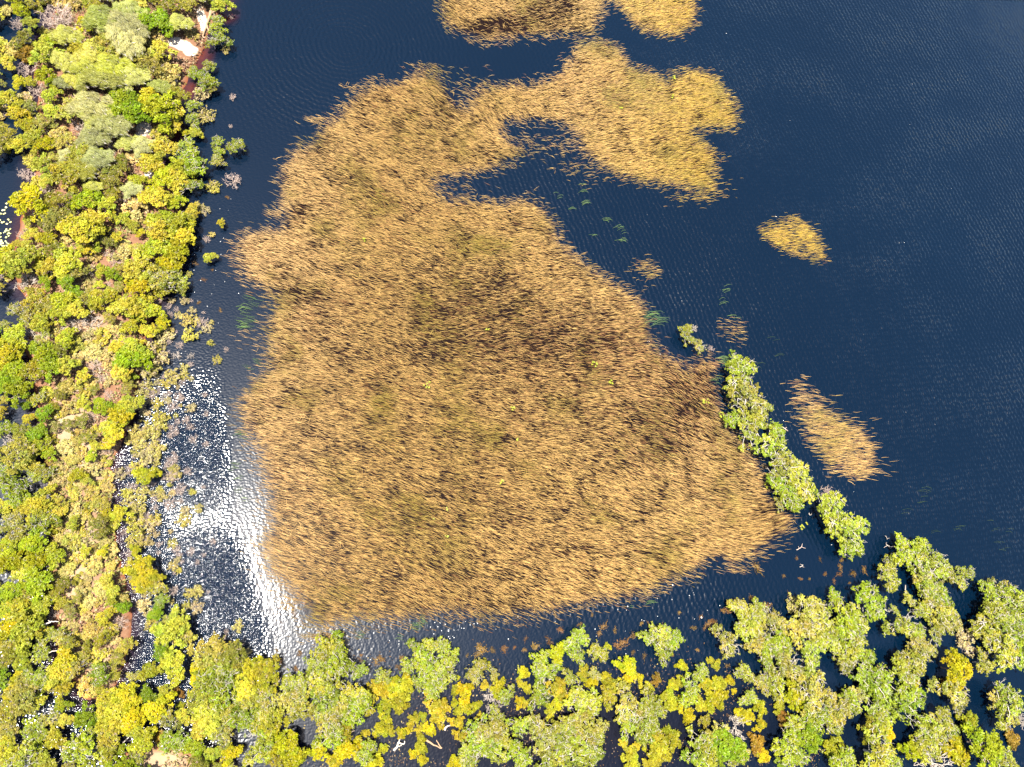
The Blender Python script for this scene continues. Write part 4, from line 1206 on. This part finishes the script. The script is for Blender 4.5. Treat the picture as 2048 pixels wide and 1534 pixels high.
snag("dead_snag", [[(1593, 1100, .1), (1603, 1094, .5), (1605, 1087, .7)], [(1603, 1094, .5), (1612, 1097, .5)], [(1599, 1097, .4), (1596, 1092, .5)]], M_TWIG, "brown branching snag in the water under the main reed bed's pointed end", "dead wood", 0.2, 0.060)
snag("dead_snag", [[(245, 1486, .5), (256, 1476, .7), (262, 1468, .5)]], M_DEAD, "pale slanting branch over the small dark pool in the lower left wood", "dead wood", 0.5, 0.1)
snag("dead_snag", [[(90, 1249, 2.), (103, 1243, 2.3), (118, 1243, 2.2)], [(100, 1244, 2.2), (96, 1240, 2.3)]], M_DEAD, "white bare bough over the lower left wood beside the dry strip", "dead wood", 2.0, 0.12)
snag("dead_snag", [[(65, 1313, 1.5), (85, 1311, 1.7), (100, 1304, 1.8), (120, 1301, 1.8)], [(85, 1311, 1.7), (78, 1305, 1.9)], [(95, 1306, 1.8), (90, 1316, 1.6)]], M_DEAD, "long white bough reaching over the swamp pool in the lower left", "dead wood", 1.5, 0.13)

# ------------------------------------------------------------------ ground cover and floating litter (uncountable)
rg = np.random.default_rng(31)
n = 110000
lo, hi = np.array(land_w + land2_w).min(0), np.array(land_w + land2_w).max(0)
x = rg.uniform(lo[0], hi[0], n)
y = rg.uniform(lo[1], hi[1], n)
z = ground_z(x, y)
px, py = px_of(x, y)
ok = (z > 0.06) & (px > -80) & (py > -80) & (py < 1620) & (fnoise(x, y, 2.4, 77) > 0.42)
for a_, b_, c_ in ((365, 95, 26), (403, 36, 14), (408, 55, 12), (290, 264, 18)):
    ok &= (np.hypot(px - a_, py - b_) > c_) | (rg.uniform(size=n) < 0.12)
x, y, z, px, py = x[ok], y[ok], z[ok], px[ok], py[ok]
n = len(x)
N = rand_unit(n, rg) + np.array([0, 0, 0.8])
N /= np.linalg.norm(N, axis=1, keepdims=True)
P = np.stack([x, y, z + rg.uniform(0.05, 0.5, n) * (0.4 + fnoise(x, y, 1.7, 78))], 1)
V, Q = leaves(P, N, rg.uniform(0.18, 0.34, n), 1.9, rg)
mx = fnoise(x, y, 5.0, 79)[:, None] + rg.normal(0, .12, (n, 1))
C = np.where(mx > 0.55, np.array([[0.19, 0.185, 0.055]]), np.where(mx > 0.42, np.array([[0.27, 0.21, 0.11]]), np.array([[0.20, 0.12, 0.07]]))) * rg.uniform(.7, 1.3, (n, 1))
o = link("undergrowth", quad_mesh("undergrowth", V, Q, M_LEAF, np.repeat(C, 4, 0)))
o.color = (1, 1, 1, 1)
tag(o, "sparse yellowish grass and herbs over the dry wooded strip", "undergrowth", None, "stuff")

n = 9000
px = rg.uniform(560, 1640, n)
py = rg.uniform(1275, 1560, n)
ok = rg.uniform(size=n) < np.clip((fnoise(px, py, 60, 81) - 0.38) * 4, 0, 1) * np.clip((py - 1290) / 90, 0.05, 1)
px, py = px[ok], py[ok]
q = at(px, py)
n = len(px)
N = rand_unit(n, rg) * 0.25 + np.array([0, 0, 1.0])
N /= np.linalg.norm(N, axis=1, keepdims=True)
V, Q = leaves(np.concatenate([q, np.full((n, 1), 0.012)], 1), N, rg.uniform(0.08, 0.22, n), 1.6, rg)
V[:, 2] = np.maximum(V[:, 2], 0.006)
C = np.where(rg.uniform(size=(n, 1)) < 0.82, np.array([[0.075, 0.042, 0.02]]), np.array([[0.20, 0.15, 0.05]])) * rg.uniform(.5, 1.4, (n, 1))
o = link("floating_litter", quad_mesh("floating_litter", V, Q, M_LEAF, np.repeat(C, 4, 0)))
o.color = (1, 1, 1, 1)
tag(o, "brown leaf litter afloat between the swamp trees along the bottom edge", "leaf litter", None, "stuff")

# a few white flecks of foam and petals
n = 170
cl = [(900, 1255, 22, 8, 26), (1330, 700, 20, 20, 5), (1120, 1190, 150, 60, 0), (850, 1290, 120, 30, 25), (1250, 1260, 160, 40, 30), (400, 520, 40, 90, 26), (1700, 300, 280, 260, 10), (380, 760, 40, 120, 20), (1600, 1050, 120, 60, 8), (620, 560, 0.1, 0.1, 0)]
pp = np.concatenate([np.stack([rg.normal(a_, c_, m), rg.normal(b_, d_, m)], 1) for a_, b_, c_, d_, m in cl if m])
q = at(pp[:, 0], pp[:, 1])
n = len(pp)
V, Q = leaves(np.concatenate([q, np.full((n, 1), 0.015)], 1), np.tile(np.array([[0, 0, 1.0]]), (n, 1)), rg.uniform(0.06, 0.15, n), 1.1, rg)
o = link("floating_foam", quad_mesh("floating_foam", V, Q, M_PAD, np.ones((len(V), 3))))
o.color = (0.7, 0.7, 0.66, 1)
tag(o, "tiny white flecks of foam and petals on the dark water", "foam", None, "stuff")

# ------------------------------------------------------------------ labels: what it looks like and what it stands by
MARKS = [
    ("white sand beach", 368, 96), ("brown fallen log", 412, 45), ("red shallows in the bank", 350, 262), ("dark red inlet", 376, 180), ("pale lily pool", 15, 420),
    ("upper left corner pool", 12, 65), ("lone twiggy lake shrub", 467, 359), ("three joined shrubs off the bank", 436, 303), ("yellow ball shrub", 419, 514),
    ("two-toned lake shrub", 390, 642), ("green rushes off the reed bed", 492, 640), ("round yellow bush in the glitter", 290, 950), ("brightest sun glitter", 400, 1150),
    ("bright yellow bank bushes", 240, 835), ("dark left edge gap", 25, 605), ("white bare tree in the wood", 62, 676), ("second white bare tree", 180, 646), ("tan clearing on the dry strip", 165, 1090),
    ("pinkish bare patch", 205, 1335), ("lower left swamp pool", 45, 1345), ("lower left corner", 0, 1534), ("long white bough", 95, 1308), ("dark lower left pool", 300, 1457), ("bottom dry grass patch", 330, 1515),
    ("bay below the glitter", 520, 1285), ("reed bed's lowest corner", 640, 1258), ("crooked bleached snag", 797, 1488), ("V of brown logs", 870, 1488), ("short pale log", 895, 1454), ("clear water under the reeds", 760, 1310),
    ("yellow leaves by reed tip", 1606, 1053), ("reed bed's pointed end", 1580, 1040), ("forked white snag", 1776, 1090), ("lone round tree", 1741, 1205), ("heart-shaped clump", 1322, 1288), ("second round tree", 1454, 1285),
    ("lower right corner", 2048, 1534), ("oval reed island", 1685, 900), ("thin brownish reed tuft", 1463, 665), ("leaf-shaped reed patch", 1585, 480), ("right swamp channel", 1900, 1310), ("right edge water gap", 2010, 1355),
    ("bleached bottom crown", 1871, 1525), ("bottom edge under reed tip", 1560, 1534), ("bottom edge's middle", 1040, 1534), ("big pale tree under the reeds", 1285, 1440), ("dark water lane", 1215, 1440),
    ("grey dome-shaped tree", 225, 255), ("rounded olive tree", 137, 350), ("pinkish dead thicket", 118, 42), ("top edge above the beach", 330, 0), ("top edge of the wood", 170, 0), ("rippled channel of the lake", 1180, 420), ("tall bushes by the bay", 437, 1335),
    ("white-limbed swamp tree", 985, 1400), ("pool shore by the brown inlet", 222, 945), ("main reed bed's middle", 1000, 770), ("reed bed's upper lobe", 1300, 220), ("green rushes by the tree line", 1310, 640), ("left swamp's dark hollow", 70, 1080), ("left edge trees", 0, 960),
    ("upper bank point", 385, 325), ("bushy bank point", 335, 560), ("upper left bushes", 60, 180), ("left edge below the pool", 0, 560), ("orange weed patch", 962, 1300), ("weed by lone tree", 1690, 1140), ("tufted weed bed", 1420, 1255),
]
ORD = ["", "second ", "third ", "fourth ", "fifth ", "sixth ", "seventh ", "eighth ", "ninth ", "tenth ", "eleventh ", "twelfth ", "thirteenth ", "fourteenth ", "fifteenth ", "sixteenth ", "seventeenth ", "eighteenth ", "nineteenth ", "twentieth "]
SECT = ["right of", "below-right of", "below", "below-left of", "left of", "above-left of", "above", "above-right of"]
buckets = {}
for rec in records:
    o, look, x_, y_, r_, t_ = rec
    dd = [(math.hypot(x_ - m[1], y_ - m[2]), i) for i, m in enumerate(MARKS)]
    best = min(dd)
    m = MARKS[best[1]]
    if best[0] < 0.6 * r_ + 3:
        sec = "at"
    else:
        an = math.atan2(y_ - m[2], x_ - m[1])
        sec = SECT[int(round(an / (math.pi / 4))) % 8]
    buckets.setdefault((look, m[0], sec), []).append((best[0], o))
for (look, mk, sec), lst in buckets.items():
    lst.sort(key=lambda q_: q_[0])
    for i, (d_, o) in enumerate(lst):
        od = ORD[min(i, 19)]
        o["label"] = f"{look}, {od}{sec} the {mk}"
print("reeds", reed_total, "plants", len(plants), {k_: sum(1 for p_ in plants if p_[3] == k_) for k_ in STYLE})
